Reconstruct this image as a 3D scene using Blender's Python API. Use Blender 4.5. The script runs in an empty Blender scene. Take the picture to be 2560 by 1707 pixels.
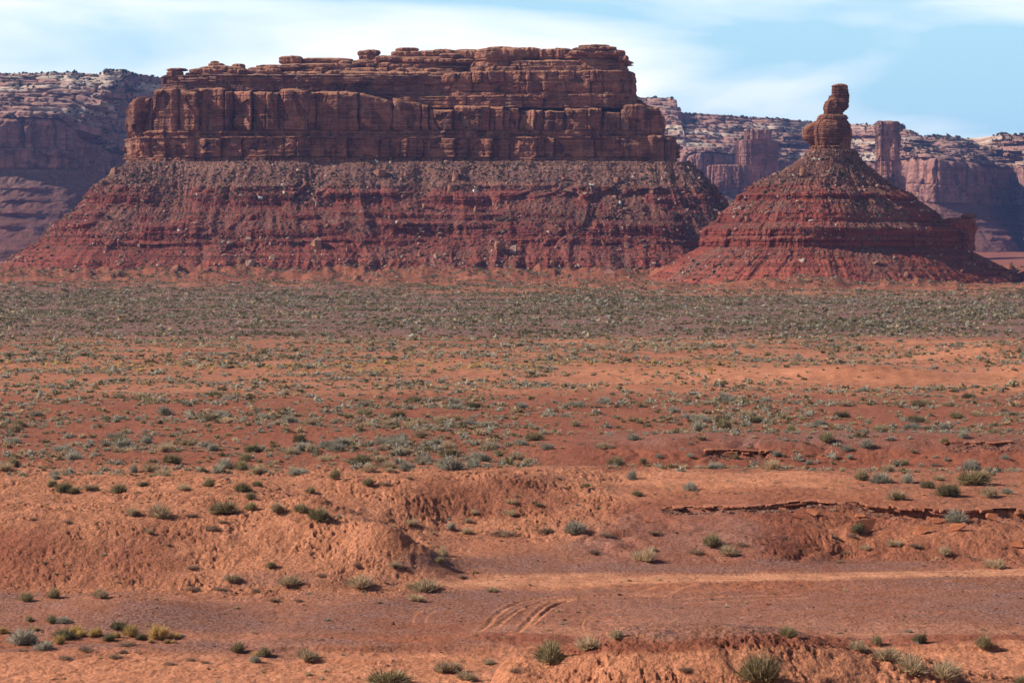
import bpy, math, random
import numpy as np
from mathutils import Vector

# ------------------------------------------------------------------ camera, sky, sun, exposure
S = bpy.context.scene
COL = S.collection
FPX, HOR, CAMZ = 5333.0, 600.0, 24.0          # focal length in photo pixels, horizon row, eye height above the plain
cam_d = bpy.data.cameras.new('camera')
cam = bpy.data.objects.new('camera', cam_d)
COL.objects.link(cam)
cam_d.sensor_width = 36.0
cam_d.lens = FPX / 2560.0 * 36.0
cam_d.shift_y = -(853.5 - HOR) / 2560.0
cam_d.clip_start = 1.0
cam_d.clip_end = 60000.0
cam.location = (0, 0, CAMZ)
cam.rotation_euler = (math.radians(90), 0, 0)
S.camera = cam

SUN_EL, SUN_BEHIND = 33.0, 0.5                # sun comes from the left, a little behind the mesa
w = bpy.data.worlds.new('World')
S.world = w
w.use_nodes = True
nt = w.node_tree
for n in list(nt.nodes):
    nt.nodes.remove(n)
wo = nt.nodes.new('ShaderNodeOutputWorld')
bg = nt.nodes.new('ShaderNodeBackground')
sky = nt.nodes.new('ShaderNodeTexSky')
sky.sky_type = 'NISHITA'
sky.sun_disc = False
sky.sun_elevation = math.radians(SUN_EL)
sky.sun_rotation = math.radians(-(90 - SUN_BEHIND))
sky.altitude = 1500
sky.air_density = 1.0
sky.dust_density = 0.3
sky.ozone_density = 2.0
bg.inputs['Strength'].default_value = 0.05
# thin cirrus low over the plain: stretched noise over the sky directions, pale blue to white, fading out overhead
tc = nt.nodes.new('ShaderNodeTexCoord')
mp = nt.nodes.new('ShaderNodeMapping')
mp.inputs['Scale'].default_value = (2.6, 1.0, 14.0)
mp.inputs['Rotation'].default_value = (0.0, 0.22, 0.0)
mp.inputs['Location'].default_value = (0.62, 0.0, 0.30)
nz = nt.nodes.new('ShaderNodeTexNoise')
nz.inputs['Scale'].default_value = 1.5
nz.inputs['Detail'].default_value = 5
nz.inputs['Roughness'].default_value = 0.48
nz.inputs['Distortion'].default_value = 0.6
rp = nt.nodes.new('ShaderNodeValToRGB')
rp.color_ramp.elements[0].position = 0.34
rp.color_ramp.elements[0].color = (7.6, 12.6, 15.0, 1)
rp.color_ramp.elements[1].position = 0.55
rp.color_ramp.elements[1].color = (20.5, 20.4, 20.0, 1)
sx = nt.nodes.new('ShaderNodeSeparateXYZ')
el = nt.nodes.new('ShaderNodeMapRange')
el.inputs['From Min'].default_value = 0.13
el.inputs['From Max'].default_value = 0.26
el.inputs['To Min'].default_value = 0.93
el.inputs['To Max'].default_value = 0.0
mx = nt.nodes.new('ShaderNodeMix')
mx.data_type = 'RGBA'
nt.links.new(tc.outputs['Generated'], mp.inputs['Vector'])
nt.links.new(tc.outputs['Generated'], sx.inputs[0])
nt.links.new(sx.outputs['Z'], el.inputs['Value'])
nt.links.new(mp.outputs['Vector'], nz.inputs['Vector'])
nt.links.new(nz.outputs['Fac'], rp.inputs['Fac'])
nt.links.new(el.outputs['Result'], mx.inputs['Factor'])
nt.links.new(sky.outputs['Color'], mx.inputs['A'])
nt.links.new(rp.outputs['Color'], mx.inputs['B'])
nt.links.new(mx.outputs['Result'], bg.inputs['Color'])
nt.links.new(bg.outputs['Background'], wo.inputs['Surface'])

sun_d = bpy.data.lights.new('sun', 'SUN')
sun_d.energy = 5.0
sun_d.angle = math.radians(0.5)
sun_d.color = (1.0, 0.93, 0.82)
sun = bpy.data.objects.new('sun', sun_d)
COL.objects.link(sun)
_a, _e = math.radians(SUN_BEHIND), math.radians(SUN_EL)
SUNDIR = Vector((-math.cos(_a) * math.cos(_e), math.sin(_a) * math.cos(_e), math.sin(_e)))
sun.rotation_euler = SUNDIR.to_track_quat('Z', 'Y').to_euler()
sun.location = (-200, 100, 300)
S.view_settings.view_transform = 'Standard'
S.view_settings.look = 'None'
S.view_settings.exposure = 0.53
S.view_settings.gamma = 1.0
S.view_settings.use_curve_mapping = False
S.render.film_transparent = False
S.cycles.use_denoising = True
S.cycles.max_bounces = 5
S.cycles.diffuse_bounces = 2
S.cycles.glossy_bounces = 1
S.cycles.volume_bounces = 0
S.cycles.use_adaptive_sampling = True
S.cycles.adaptive_threshold = 0.02

# ------------------------------------------------------------------ helpers: noise, meshes, tags
RNG = np.random.default_rng(11)
random.seed(11)


def _h(ix, iy, seed):
    h = (ix.astype(np.int64) * 374761393 + iy.astype(np.int64) * 668265263 + seed * 1442695041) & 0xFFFFFFFF
    h = ((h ^ (h >> 13)) * 1274126177) & 0xFFFFFFFF
    h = ((h ^ (h >> 16)) * 2246822519) & 0xFFFFFFFF
    return (h ^ (h >> 15)).astype(np.float64) / 4294967296.0


def noise(x, y, seed=0):
    """gradient noise, about -1..1"""
    x, y = np.broadcast_arrays(np.asarray(x, float), np.asarray(y, float))
    xi, yi = np.floor(x), np.floor(y)
    fx, fy = x - xi, y - yi
    u = fx * fx * fx * (fx * (fx * 6 - 15) + 10)
    v = fy * fy * fy * (fy * (fy * 6 - 15) + 10)

    def g(a, b):
        t = _h(xi + a, yi + b, seed) * (2 * math.pi)
        return np.cos(t) * (fx - a) + np.sin(t) * (fy - b)
    n0 = g(0, 0) * (1 - u) + g(1, 0) * u
    n1 = g(0, 1) * (1 - u) + g(1, 1) * u
    return (n0 * (1 - v) + n1 * v) * 1.45


def fbm(x, y, octaves=4, seed=0, gain=0.5, lac=2.03):
    out, a = 0.0, 1.0
    for o in range(octaves):
        out = out + a * noise(x, y, seed + o * 17)
        x, y, a = np.asarray(x) * lac, np.asarray(y) * lac, a * gain
    return out


def ridge(x, y, octaves=3, seed=0):
    out, a = 0.0, 1.0
    for o in range(octaves):
        out = out + a * (1 - 2 * np.abs(noise(x, y, seed + o * 31)))
        x, y, a = np.asarray(x) * 2.1, np.asarray(y) * 2.1, a * 0.5
    return out


def sstep(a, b, x):
    t = np.clip((np.asarray(x, float) - a) / (b - a), 0, 1)
    return t * t * (3 - 2 * t)


def pchip(xs, ys, x):
    xs, ys = np.asarray(xs, float), np.asarray(ys, float)
    h = np.diff(xs)
    d = np.diff(ys) / h
    m = np.zeros_like(ys)
    for i in range(1, len(xs) - 1):
        if d[i - 1] * d[i] > 0:
            w1, w2 = 2 * h[i] + h[i - 1], h[i] + 2 * h[i - 1]
            m[i] = (w1 + w2) / (w1 / d[i - 1] + w2 / d[i])
    m[0], m[-1] = d[0], d[-1]
    x = np.clip(x, xs[0], xs[-1])
    k = np.clip(np.searchsorted(xs, x) - 1, 0, len(h) - 1)
    t = (x - xs[k]) / h[k]
    return ((1 + 2 * t) * (1 - t) ** 2 * ys[k] + t * (1 - t) ** 2 * h[k] * m[k]
            + t * t * (3 - 2 * t) * ys[k + 1] + t * t * (t - 1) * h[k] * m[k + 1])


def mesh_np(name, V, F, smooth=False):
    """mesh from an (n,3) array and an (m,k) array of equal-sided faces"""
    V = np.ascontiguousarray(V, dtype=np.float32)
    F = np.ascontiguousarray(F, dtype=np.int32)
    me = bpy.data.meshes.new(name)
    me.vertices.add(len(V))
    me.vertices.foreach_set('co', V.ravel())
    k = F.shape[1]
    me.loops.add(F.size)
    me.loops.foreach_set('vertex_index', F.ravel())
    me.polygons.add(len(F))
    me.polygons.foreach_set('loop_start', np.arange(0, F.size, k, dtype=np.int32))
    me.polygons.foreach_set('loop_total', np.full(len(F), k, dtype=np.int32))
    me.update(calc_edges=True)
    me.polygons.foreach_set('use_smooth', np.full(len(F), bool(smooth)))
    me.validate()
    return me


def attr(me, name, vals):
    a = me.attributes.new(name, 'FLOAT', 'POINT')
    a.data.foreach_set('value', np.ascontiguousarray(np.asarray(vals, dtype=np.float32).ravel()))


def grid_faces(nr, nc, wrap):
    r = np.arange(nr - 1)[:, None]
    c = np.arange(nc if wrap else nc - 1)[None, :]
    c1 = (c + 1) % nc
    return np.stack([r * nc + c, r * nc + c1, (r + 1) * nc + c1, (r + 1) * nc + c], -1).reshape(-1, 4)


def link(name, me, mat=None, parent=None):
    o = bpy.data.objects.new(name, me)
    COL.objects.link(o)
    if mat is not None and not len(me.materials):
        me.materials.append(mat)
    if parent is not None:
        o.parent = parent
    return o


def tag(o, label=None, cat=None, group=None, kind=None):
    if label:
        o['label'] = label
    if cat:
        o['category'] = cat
    if group:
        o['group'] = group
    if kind:
        o['kind'] = kind
    return o


def thing(name, label, cat, loc, group=None):
    o = bpy.data.objects.new(name, None)
    o.empty_display_size = 1.0
    COL.objects.link(o)
    o.location = loc
    return tag(o, label, cat, group)


def wx(px, Y):
    return (np.asarray(px, float) - 1280.0) * np.asarray(Y, float) / FPX


def wz(py, Y):
    return CAMZ + (HOR - np.asarray(py, float)) * np.asarray(Y, float) / FPX


# ------------------------------------------------------------------ materials
class NT:
    def __init__(self, name):
        self.m = bpy.data.materials.new(name)
        self.m.use_nodes = True
        self.t = self.m.node_tree
        self.bsdf = self.t.nodes['Principled BSDF']
        self.bsdf.inputs['Roughness'].default_value = 0.95
        self.bsdf.inputs['Specular IOR Level'].default_value = 0.12

    def n(self, kind, **kw):
        x = self.t.nodes.new(kind)
        for k, v in kw.items():
            setattr(x, k, v)
        return x

    def put(self, sock, v):
        if hasattr(v, 'is_output') or hasattr(v, 'links'):
            self.t.links.new(v, sock)
        else:
            sock.default_value = v

    def pos(self):
        if not hasattr(self, '_p'):
            self._p = self.n('ShaderNodeNewGeometry')
        return self._p.outputs['Position']

    def nrm_z(self):
        self.pos()
        s = self.n('ShaderNodeSeparateXYZ')
        self.put(s.inputs[0], self._p.outputs['True Normal'])
        return s.outputs['Z']

    def vec(self, v, scale=(1, 1, 1), loc=(0, 0, 0)):
        m = self.n('ShaderNodeMapping')
        m.inputs['Scale'].default_value = scale
        m.inputs['Location'].default_value = loc
        self.put(m.inputs['Vector'], v)
        return m.outputs['Vector']

    def noise(self, v, scale=1.0, detail=3.0, rough=0.55, dist=0.0):
        x = self.n('ShaderNodeTexNoise')
        x.inputs['Scale'].default_value = scale
        x.inputs['Detail'].default_value = detail
        x.inputs['Roughness'].default_value = rough
        x.inputs['Distortion'].default_value = dist
        self.put(x.inputs['Vector'], v)
        return x.outputs['Fac']

    def math(self, op, a, b=0.0, c=0.0):
        x = self.n('ShaderNodeMath', operation=op)
        for i, q in enumerate((a, b, c)):
            self.put(x.inputs[i], q)
        return x.outputs[0]

    def ramp(self, f, stops, interp='LINEAR'):
        x = self.n('ShaderNodeValToRGB')
        r = x.color_ramp
        r.interpolation = interp
        while len(r.elements) < len(stops):
            r.elements.new(0.5)
        for e, (p, c) in zip(r.elements, stops):
            e.position = p
            e.color = (*c, 1) if isinstance(c, tuple) else (c, c, c, 1)
        self.put(x.inputs['Fac'], f)
        return x.outputs['Color']

    def mix(self, f, a, b, mode='MIX'):
        x = self.n('ShaderNodeMix', data_type='RGBA', blend_type=mode)
        for s, q in (('Factor', f), ('A', a), ('B', b)):
            if isinstance(q, tuple) and len(q) == 3:
                q = (*q, 1)
            self.put(x.inputs[s], q)
        return x.outputs['Result']

    def attr(self, name):
        return self.n('ShaderNodeAttribute', attribute_name=name).outputs['Fac']

    def bump(self, h, strength, dist):
        x = self.n('ShaderNodeBump')
        x.inputs['Strength'].default_value = strength
        x.inputs['Distance'].default_value = dist
        self.put(x.inputs['Height'], h)
        self.t.links.new(x.outputs['Normal'], self.bsdf.inputs['Normal'])

    def done(self, col):
        self.put(self.bsdf.inputs['Base Color'], col)
        return self.m


def rock_mat(name, tones, dust, varnish=0.5, zfreq=0.35, bump=(0.5, 0.6), scale=1.0, veg=None, pale=None):
    """bedded sandstone: tones follow the beds, dark streaks run down steep faces, dusty colour lies on flat tops"""
    k = NT(name)
    p = k.pos()
    warp = k.noise(k.vec(p, (0.02 / scale,) * 3), 1.0, 3)
    bedv = k.vec(p, (0.012 / scale, 0.012 / scale, zfreq / scale))
    bed = k.noise(bedv, 1.0, 4, 0.65, 0.25)
    n = len(tones)
    col = k.ramp(bed, [(0.30 + 0.4 * i / (n - 1), t) for i, t in enumerate(tones)])
    big = k.noise(k.vec(p, (0.05 / scale,) * 3), 1.0, 5, 0.6)
    col = k.mix(1.0, col, k.ramp(big, [(0.25, 0.66), (0.5, 1.0), (0.75, 1.28)]), 'MULTIPLY')
    fine = k.noise(k.vec(p, (0.9 / scale, 0.9 / scale, 1.6 / scale)), 1.0, 5, 0.68)
    col = k.mix(1.0, col, k.ramp(fine, [(0.28, 0.50), (0.5, 1.0), (0.72, 1.42)]), 'MULTIPLY')
    nz = k.nrm_z()
    # each fractured face weathers to its own tone
    vo = k.n('ShaderNodeTexVoronoi')
    vo.inputs['Scale'].default_value = 1.0
    k.put(vo.inputs['Vector'], k.vec(p, (0.13 / scale, 0.13 / scale, 0.16 / scale)))
    vs_ = k.n('ShaderNodeSeparateColor')
    k.put(vs_.inputs[0], vo.outputs['Color'])
    col = k.mix(1.0, col, k.ramp(vs_.outputs[0], [(0.0, 0.62), (0.5, 1.0), (1.0, 1.38)]), 'MULTIPLY')
    col = k.mix(k.ramp(vs_.outputs[1], [(0.86, 0.0), (0.90, 0.55)]), col, (0.36, 0.165, 0.092))
    if varnish > 0:
        st = k.noise(k.vec(p, (0.22 / scale, 0.22 / scale, 0.018 / scale)), 1.0, 5, 0.62)
        steep = k.ramp(nz, [(0.25, 1.0), (0.55, 0.0)])
        f = k.math('MULTIPLY', k.ramp(st, [(0.50, 0.0), (0.66, varnish)]), steep)
        col = k.mix(f, col, (0.045, 0.026, 0.026))
        st2 = k.noise(k.vec(p, (0.16 / scale, 0.16 / scale, 0.03 / scale), (31, 7, 3)), 1.0, 4, 0.6)
        f2 = k.math('MULTIPLY', k.ramp(st2, [(0.56, 0.0), (0.72, varnish * 0.7)]), steep)
        col = k.mix(f2, col, (0.30, 0.20, 0.16))
    if dust is not None:
        f = k.ramp(nz, [(0.45, 0.0), (0.8, 0.75)])
        col = k.mix(f, col, dust)
    if pale is not None:
        f = k.ramp(k.noise(k.vec(p, (0.012 / scale, 0.012 / scale, 0.10 / scale), (5, 9, 2)), 1.0, 4, 0.6), [(0.50, 0.0), (0.60, 0.8)])
        col = k.mix(f, col, pale)
    if veg is not None:
        spots = k.noise(k.vec(p, (0.09 / scale,) * 3), 1.0, 3, 0.6)
        f = k.math('MULTIPLY', k.ramp(spots, [(0.53, 0.0), (0.57, 1.0)]), k.ramp(nz, [(0.35, 0.0), (0.7, 1.0)]))
        col = k.mix(f, col, veg)
    hb = k.math('ADD', k.math('MULTIPLY', fine, 1.0), k.math('MULTIPLY', bed, 1.3))
    k.bump(hb, *bump)
    return k.done(col)


def talus_mat(name, low, mid, high, z0, z1, scale=1.0):
    """shale slope: red thin beds below, grey rubble apron above, with rubble where the debris attribute says so"""
    k = NT(name)
    p = k.pos()
    s = k.n('ShaderNodeSeparateXYZ')
    k.put(s.inputs[0], p)
    zz = s.outputs['Z']
    wob = k.noise(k.vec(p, (0.02 / scale,) * 3), 1.0, 4, 0.6)
    t = k.math('ADD', k.math('DIVIDE', k.math('SUBTRACT', zz, z0), z1 - z0), k.math('MULTIPLY', k.math('SUBTRACT', wob, 0.5), 0.14))
    col = k.ramp(t, [(0.0, low), (0.45, mid), (0.74, mid), (0.86, high), (1.0, high)])
    bed = k.noise(k.vec(p, (0.008 / scale, 0.008 / scale, 0.55 / scale)), 1.0, 4, 0.65, 0.2)
    col = k.mix(1.0, col, k.ramp(bed, [(0.32, 0.42), (0.5, 1.0), (0.68, 1.45)]), 'MULTIPLY')
    rub = k.noise(k.vec(p, (0.75 / scale,) * 3), 1.0, 4, 0.7)
    big = k.noise(k.vec(p, (0.035 / scale, 0.035 / scale, 0.05 / scale), (3, 1, 8)), 1.0, 5, 0.62)
    deb = k.math('ADD', k.attr('debris'), k.math('SUBTRACT', big, 0.52))
    debf = k.ramp(deb, [(0.30, 0.0), (0.72, 0.8)])
    rubc = k.ramp(rub, [(0.30, (0.07, 0.030, 0.024)), (0.46, (0.17, 0.070, 0.050)), (0.60, (0.25, 0.125, 0.092)), (0.72, (0.36, 0.25, 0.20))])
    col = k.mix(debf, col, rubc)
    fine = k.noise(k.vec(p, (1.3 / scale,) * 3, (9, 2, 1)), 1.0, 4, 0.7)
    col = k.mix(1.0, col, k.ramp(fine, [(0.28, 0.48), (0.5, 1.0), (0.74, 1.5)]), 'MULTIPLY')
    veg = k.noise(k.vec(p, (0.5 / scale,) * 3, (2, 6, 4)), 1.0, 2, 0.5)
    vf = k.math('MULTIPLY', k.ramp(veg, [(0.60, 0.0), (0.66, 0.8)]), k.ramp(k.nrm_z(), [(0.4, 0.0), (0.7, 1.0)]))
    col = k.mix(vf, col, (0.075, 0.075, 0.045))
    k.bump(k.math('ADD', rub, k.math('ADD', fine, bed)), 0.8, 0.7 * scale)
    return k.done(col)

# ------------------------------------------------------------------ the ground: one sheet, shaped from traced profiles
# each column: photo column px -> [(distance Y, row py or None, z)]; z follows from py where the ground is seen
NEAR = [(-60, 20.5), (0, 22.4), (14, 19.5), (28, 14.5), (42, 10.0), (56, 6.5)]
FARZ = [(320, 0.0), (470, 0.2), (512, 0.1), (528, -1.6), (560, -2.6), (640, -1.4), (760, -0.8), (900, 0.0), (1010, 0.8), (1100, 1.5), (1200, 3.0), (1320, 3.0),
        (1800, -3.0), (2200, -6.0), (2700, 4.0), (4000, 10.0), (9000, 10.0)]
PLAIN = [(262, 0.0)]


def P(Y, py):
    return (Y, CAMZ - (py - HOR) * Y / FPX)


def moundA(top):        # near orange mound: crest row at 98 m
    z = P(98, top)[1]
    return [(72, 4.2), (86, 2.2), (91.5, z - 2.6), (95, z - 0.75), (98, z), (101, z - 0.15), (106, z - 1.6), (113, -1.2), (120, -2.4)]


LOW = [(72, 3.6), (86, 0.6), (98, -1.3), (110, -2.2), (120, -2.4)]
COLS = [
    (-900, LOW + [(134, -2.1), (139, -2.0), (141.5, -1.9), (149, -1.2), (152, -1.4), (153, -1.9), P(157, 1480), P(165, 1385), P(174, 1295), P(182, 1244), P(195, 1192), (203, .5), (215, -.2), (230, 0)]),
    (0, LOW + [P(134, 1640), P(139, 1600), P(141.5, 1582), P(149, 1512), P(151, 1496), (153, -1.9), P(157, 1477), P(162, 1400), P(168.5, 1298), P(175, 1262), P(182, 1238), P(195, 1192), (203, .5), (215, -.2), (230, 0)]),
    (300, LOW + [P(134, 1640), P(139, 1600), P(141.5, 1578), P(147, 1512), P(150, 1488), (153, -1.9), P(157, 1477), P(162, 1402), P(169, 1300), P(175, 1262), P(182, 1236), P(195, 1190), (203, .5), (215, -.2), (230, 0)]),
    (600, LOW + [P(134, 1645), P(139, 1604), P(143, 1575), P(149, 1530), P(152, 1512), (154, -1.95), P(157.5, 1474), P(163, 1400), P(173, 1275), P(182, 1226), P(194, 1190), (203, .5), (215, -.2), (230, 0)]),
    (830, LOW + [P(134, 1648), P(139, 1606), P(144, 1565), P(150, 1525), P(153, 1505), (156, -1.9), P(158, 1465), P(163, 1395), P(171, 1275), P(174, 1250), (179, 1.5), P(184, 1250), P(192, 1195), (204, .7), (215, -.1), (230, 0)]),
    (960, LOW + [P(134, 1650), P(139, 1608), P(144, 1566), P(150, 1528), (153, -1.9), (157, -1.9), P(160, 1445), P(163, 1395), P(166.5, 1310), (172, .9), (178, .2), P(183, 1268), P(191, 1192), (203, 1.2), (215, 0), (230, 0)]),
    (1050, LOW + [P(134, 1652), P(139, 1610), P(144, 1567), P(150, 1530), (157, -1.95), P(160, 1455), P(163.5, 1410), P(166, 1358), (170, -.6), (175, -.9), P(180, 1330), P(184, 1278), P(192, 1190), P(202, 1172), (215, .1), (230, 0)]),
    (1140, LOW + [(98.1, -.6), P(134, 1652), P(139, 1610), P(144, 1567), P(150, 1530), (157, -2.0), P(163, 1448), P(166, 1415), P(169, 1395), P(175, 1375), P(181, 1335), P(185, 1296), P(193, 1188), P(203, 1170), (216, .2), (230, 0)]),
    (1240, moundA(1705) + [P(134, 1652), P(139, 1610), P(144, 1567), P(150, 1530), (157, -2.0), P(163, 1448), P(170, 1400), P(176, 1365), P(182, 1330), P(186, 1290), P(194, 1186), P(204, 1169), (216, .2), (230, 0)]),
    (1380, moundA(1650) + [P(134, 1650), P(139, 1608), P(144, 1566), P(150, 1528), (157, -2.0), P(163, 1448), P(170, 1402), P(176, 1365), P(183, 1318), P(188, 1270), P(199, 1182), P(206, 1168), (217, .3), P(232, 1160), (245, .4), (256, .2)]),
    (1520, moundA(1604) + [P(134, 1648), P(139, 1606), P(144, 1565), P(150, 1526), (157, -2.0), P(163, 1447), P(170, 1398), P(176, 1350), P(184, 1290), P(190, 1248), P(202, 1190), P(209, 1170), (219, .7), P(232, 1163), P(244, 1112), (255, .6)]),
    (1700, moundA(1580) + [P(134, 1648), P(139, 1606), P(144, 1564), P(150, 1524), (157, -2.0), P(163, 1446), P(168, 1412), P(175, 1350), P(183, 1284), P(190, 1245), P(202, 1192), P(211, 1172), (220, .4), P(232, 1165), P(246, 1090), (258, .6)]),
    (1900, moundA(1588) + [P(134, 1648), P(139, 1606), P(144, 1562), P(150, 1520), (157, -2.0), P(163, 1444), P(167, 1418), P(174, 1340), P(182, 1280), P(188, 1246), P(202, 1195), P(213, 1174), (222, .2), P(232, 1166), P(247, 1086), (259, .6)]),
    (2100, moundA(1628) + [P(134, 1648), P(139, 1606), P(144, 1560), P(150, 1516), (157, -2.0), P(163, 1441), P(168, 1420), P(173, 1392), P(178, 1322), P(183, 1284), P(188, 1250), P(202, 1196), P(214, 1176), (222, .0), P(232, 1167), P(247, 1085), (259, .6)]),
    (2300, moundA(1672) + [P(134, 1648), P(139, 1606), P(144, 1558), P(150, 1512), (157, -2.0), P(163, 1438), P(167, 1420), P(172, 1396), P(177, 1330), P(182, 1286), P(188, 1250), P(202, 1198), P(213, 1178), (221, .1), P(230, 1168), P(246, 1086), (258, .6)]),
    (2560, moundA(1725) + [P(134, 1648), P(139, 1606), P(144, 1556), P(150, 1510), (157, -2.0), P(163, 1432), P(167, 1416), P(171, 1396), P(176, 1325), P(182, 1286), P(188, 1254), P(200, 1205), P(211, 1182), (220, .2), P(229, 1170), P(244, 1090), (257, .6)]),
    (3300, moundA(1790) + [(134, -2.2), (150, -1.9), (163, -2.0), (171, -1.0), (182, .6), (200, 1.3), (212, .9), (222, .2), (229, -.4), (244, 1.4), (257, .6)]),
]
CPX = np.arange(-2600, 5200, 16.0)
# far sand dune and low rises by the right edge of the plain: (px, Y, half width px, half depth, height)
RISES = [(2050, 372, 330, 20, 1.5), (2200, 362, 190, 6, 2.0), (2490, 437, 150, 22, 2.6), (2620, 375, 130, 14, 2.6), (1850, 452, 260, 14, .8), (2350, 500, 300, 18, 1.2),
         (1560, 380, 180, 10, .5), (380, 300, 500, 12, .6), (1150, 335, 420, 10, .5), (700, 268, 420, 8, .6)]


def _table():
    ys = np.unique(np.concatenate([np.arange(-60, 60, 2.0), np.arange(60, 270, 0.25), np.arange(270, 700, 2.0), np.arange(700, 2400, 10.0), np.arange(2400, 9001, 100.0)]))
    T = np.zeros((len(COLS), len(ys)))
    for i, (px, pts) in enumerate(COLS):
        pts = sorted(NEAR + pts + PLAIN + FARZ)
        T[i] = pchip([q[0] for q in pts], [q[1] for q in pts], ys)
    cx = np.array([c[0] for c in COLS], float)
    out = np.zeros((len(CPX), len(ys)))
    k = np.clip(np.searchsorted(cx, CPX) - 1, 0, len(cx) - 2)
    t = np.clip((CPX - cx[k]) / (cx[k + 1] - cx[k]), 0, 1)[:, None]
    # catmull-rom style tangents across the columns
    m = np.gradient(T, cx, axis=0)
    hh = (cx[k + 1] - cx[k])[:, None]
    out = ((1 + 2 * t) * (1 - t) ** 2 * T[k] + t * (1 - t) ** 2 * hh * m[k] + t * t * (3 - 2 * t) * T[k + 1] + t * t * (t - 1) * hh * m[k + 1])
    return ys, out


TY, TZ = _table()


def ctrl_z(X, Y):
    px = 1280 + FPX * X / np.maximum(Y, 40.0)
    a = np.clip((px - CPX[0]) / 16.0, 0, len(CPX) - 1.001)
    i = a.astype(int)
    fa = a - i
    j = np.clip(np.searchsorted(TY, Y) - 1, 0, len(TY) - 2)
    fb = np.clip((Y - TY[j]) / (TY[j + 1] - TY[j]), 0, 1)
    z = (TZ[i, j] * (1 - fa) + TZ[i + 1, j] * fa) * (1 - fb) + (TZ[i, j + 1] * (1 - fa) + TZ[i + 1, j + 1] * fa) * fb
    for (rp_, ry, hw, hd, ht) in RISES:
        z = z + ht * np.exp(-((px - rp_) / hw) ** 2 - ((Y - ry) / np.where(Y < ry, hd * .7, hd * 1.5)) ** 2)
    return z


# tyre ruts curving over the grey flat, and a few shallower ones (photo px, py)
RUTS = [([(1190, 1584), (1215, 1566), (1232, 1545), (1262, 1520), (1300, 1503), (1355, 1494), (1420, 1490), (1520, 1486), (1640, 1484)], .16, .22),
        ([(1238, 1570), (1262, 1548), (1290, 1526), (1330, 1508), (1390, 1497), (1480, 1491)], .14, .20),
        ([(1278, 1592), (1296, 1580), (1318, 1558), (1340, 1530), (1368, 1508), (1420, 1496), (1520, 1490), (1660, 1488)], .16, .22),
        ([(1318, 1572), (1345, 1545), (1372, 1521), (1405, 1505), (1450, 1494)], .14, .20),
        ([(1462, 1582), (1452, 1562), (1462, 1545), (1490, 1532), (1560, 1524)], .07, .10),
        ([(1035, 1560), (1030, 1545), (1050, 1526), (1100, 1515)], .06, .06),
        ([(1066, 1555), (1064, 1540), (1090, 1527)], .05, .06),
        ([(1592, 1484), (1608, 1474), (1640, 1467)], .10, .12), ([(1676, 1484), (1694, 1472), (1730, 1464)], .10, .12),
        ([(1180, 1470), (1280, 1463), (1400, 1461), (1560, 1461)], .13, .16),
        ([(60, 1704), (160, 1686), (260, 1676), (420, 1668), (620, 1668)], .13, .14),
        ([(150, 1706), (240, 1693), (380, 1683), (560, 1677), (700, 1680)], .13, .14),
        ([(1700, 1497), (1860, 1489), (1990, 1487)], .08, .09), ([(1700, 1508), (1850, 1500), (2020, 1494)], .08, .09)]


# thin rock ledges on the near slopes (photo px, py), with how deep the bank is hollowed below each
LEDGE_PX = {'thin': ([(1652, 1268), (1760, 1266), (1870, 1266), (1950, 1259), (2030, 1252), (2110, 1258)], .45, 2.2),
            'bank': ([(2120, 1254), (2210, 1264), (2330, 1274), (2420, 1276), (2500, 1272), (2600, 1274), (2700, 1270)], 1.25, 3.4),
            'mauve': ([(1760, 1126), (1820, 1124), (1880, 1130), (1935, 1126)], .5, 3.0),
            'east': ([(2360, 1108), (2420, 1104), (2480, 1108), (2530, 1104)], .4, 3.0)}


def ray_ground(px, py, y0=62.0, y1=1400.0):
    """where the line of sight through a photo pixel first meets the traced ground"""
    px, py = np.atleast_1d(np.asarray(px, float)), np.atleast_1d(np.asarray(py, float))
    ys = np.concatenate([np.arange(y0, 280, 0.2), np.arange(280, 700, 1.0), np.arange(700, y1, 3.0)])
    out = np.zeros(len(px))
    for i in range(len(px)):
        z = ctrl_z((px[i] - 1280) * ys / FPX, ys)
        zr = CAMZ - (py[i] - HOR) * ys / FPX
        hit = np.nonzero(zr <= z)[0]
        out[i] = ys[hit[0]] if len(hit) else y1
    return out


LEDGEW = {}
for kx, (pts, dp, rn) in LEDGE_PX.items():
    a = np.array(pts, float)
    t = np.linspace(0, len(a) - 1, 14 * (len(a) - 1))
    lx, ly = np.interp(t, range(len(a)), a[:, 0]), np.interp(t, range(len(a)), a[:, 1]) + 1.4 * noise(t * 2.1, .7, 3)
    yl = ray_ground(lx, ly, 150)
    yl = np.convolve(np.concatenate([np.full(6, yl[0]), yl, np.full(6, yl[-1])]), np.hanning(9) / np.hanning(9).sum(), 'same')[6:-6]
    xl = (lx - 1280) * yl / FPX
    LEDGEW[kx] = (np.stack([xl, yl, ctrl_z(xl, yl)], 1), dp, rn)

RUTW = []
for pts, wd, dp in RUTS:
    q = np.array(pts, float)
    yy = ray_ground(q[:, 0], q[:, 1], 110)
    xy = np.stack([(q[:, 0] - 1280) * yy / FPX, yy], 1)
    for _ in range(2):     # smooth
        a = np.empty((len(xy) * 2 - 2, 2))
        a[0::2] = xy[:-1] * .75 + xy[1:] * .25
        a[1::2] = xy[:-1] * .25 + xy[1:] * .75
        xy = np.vstack([xy[:1], a, xy[-1:]])
    RUTW.append((xy, wd, dp))


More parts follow.
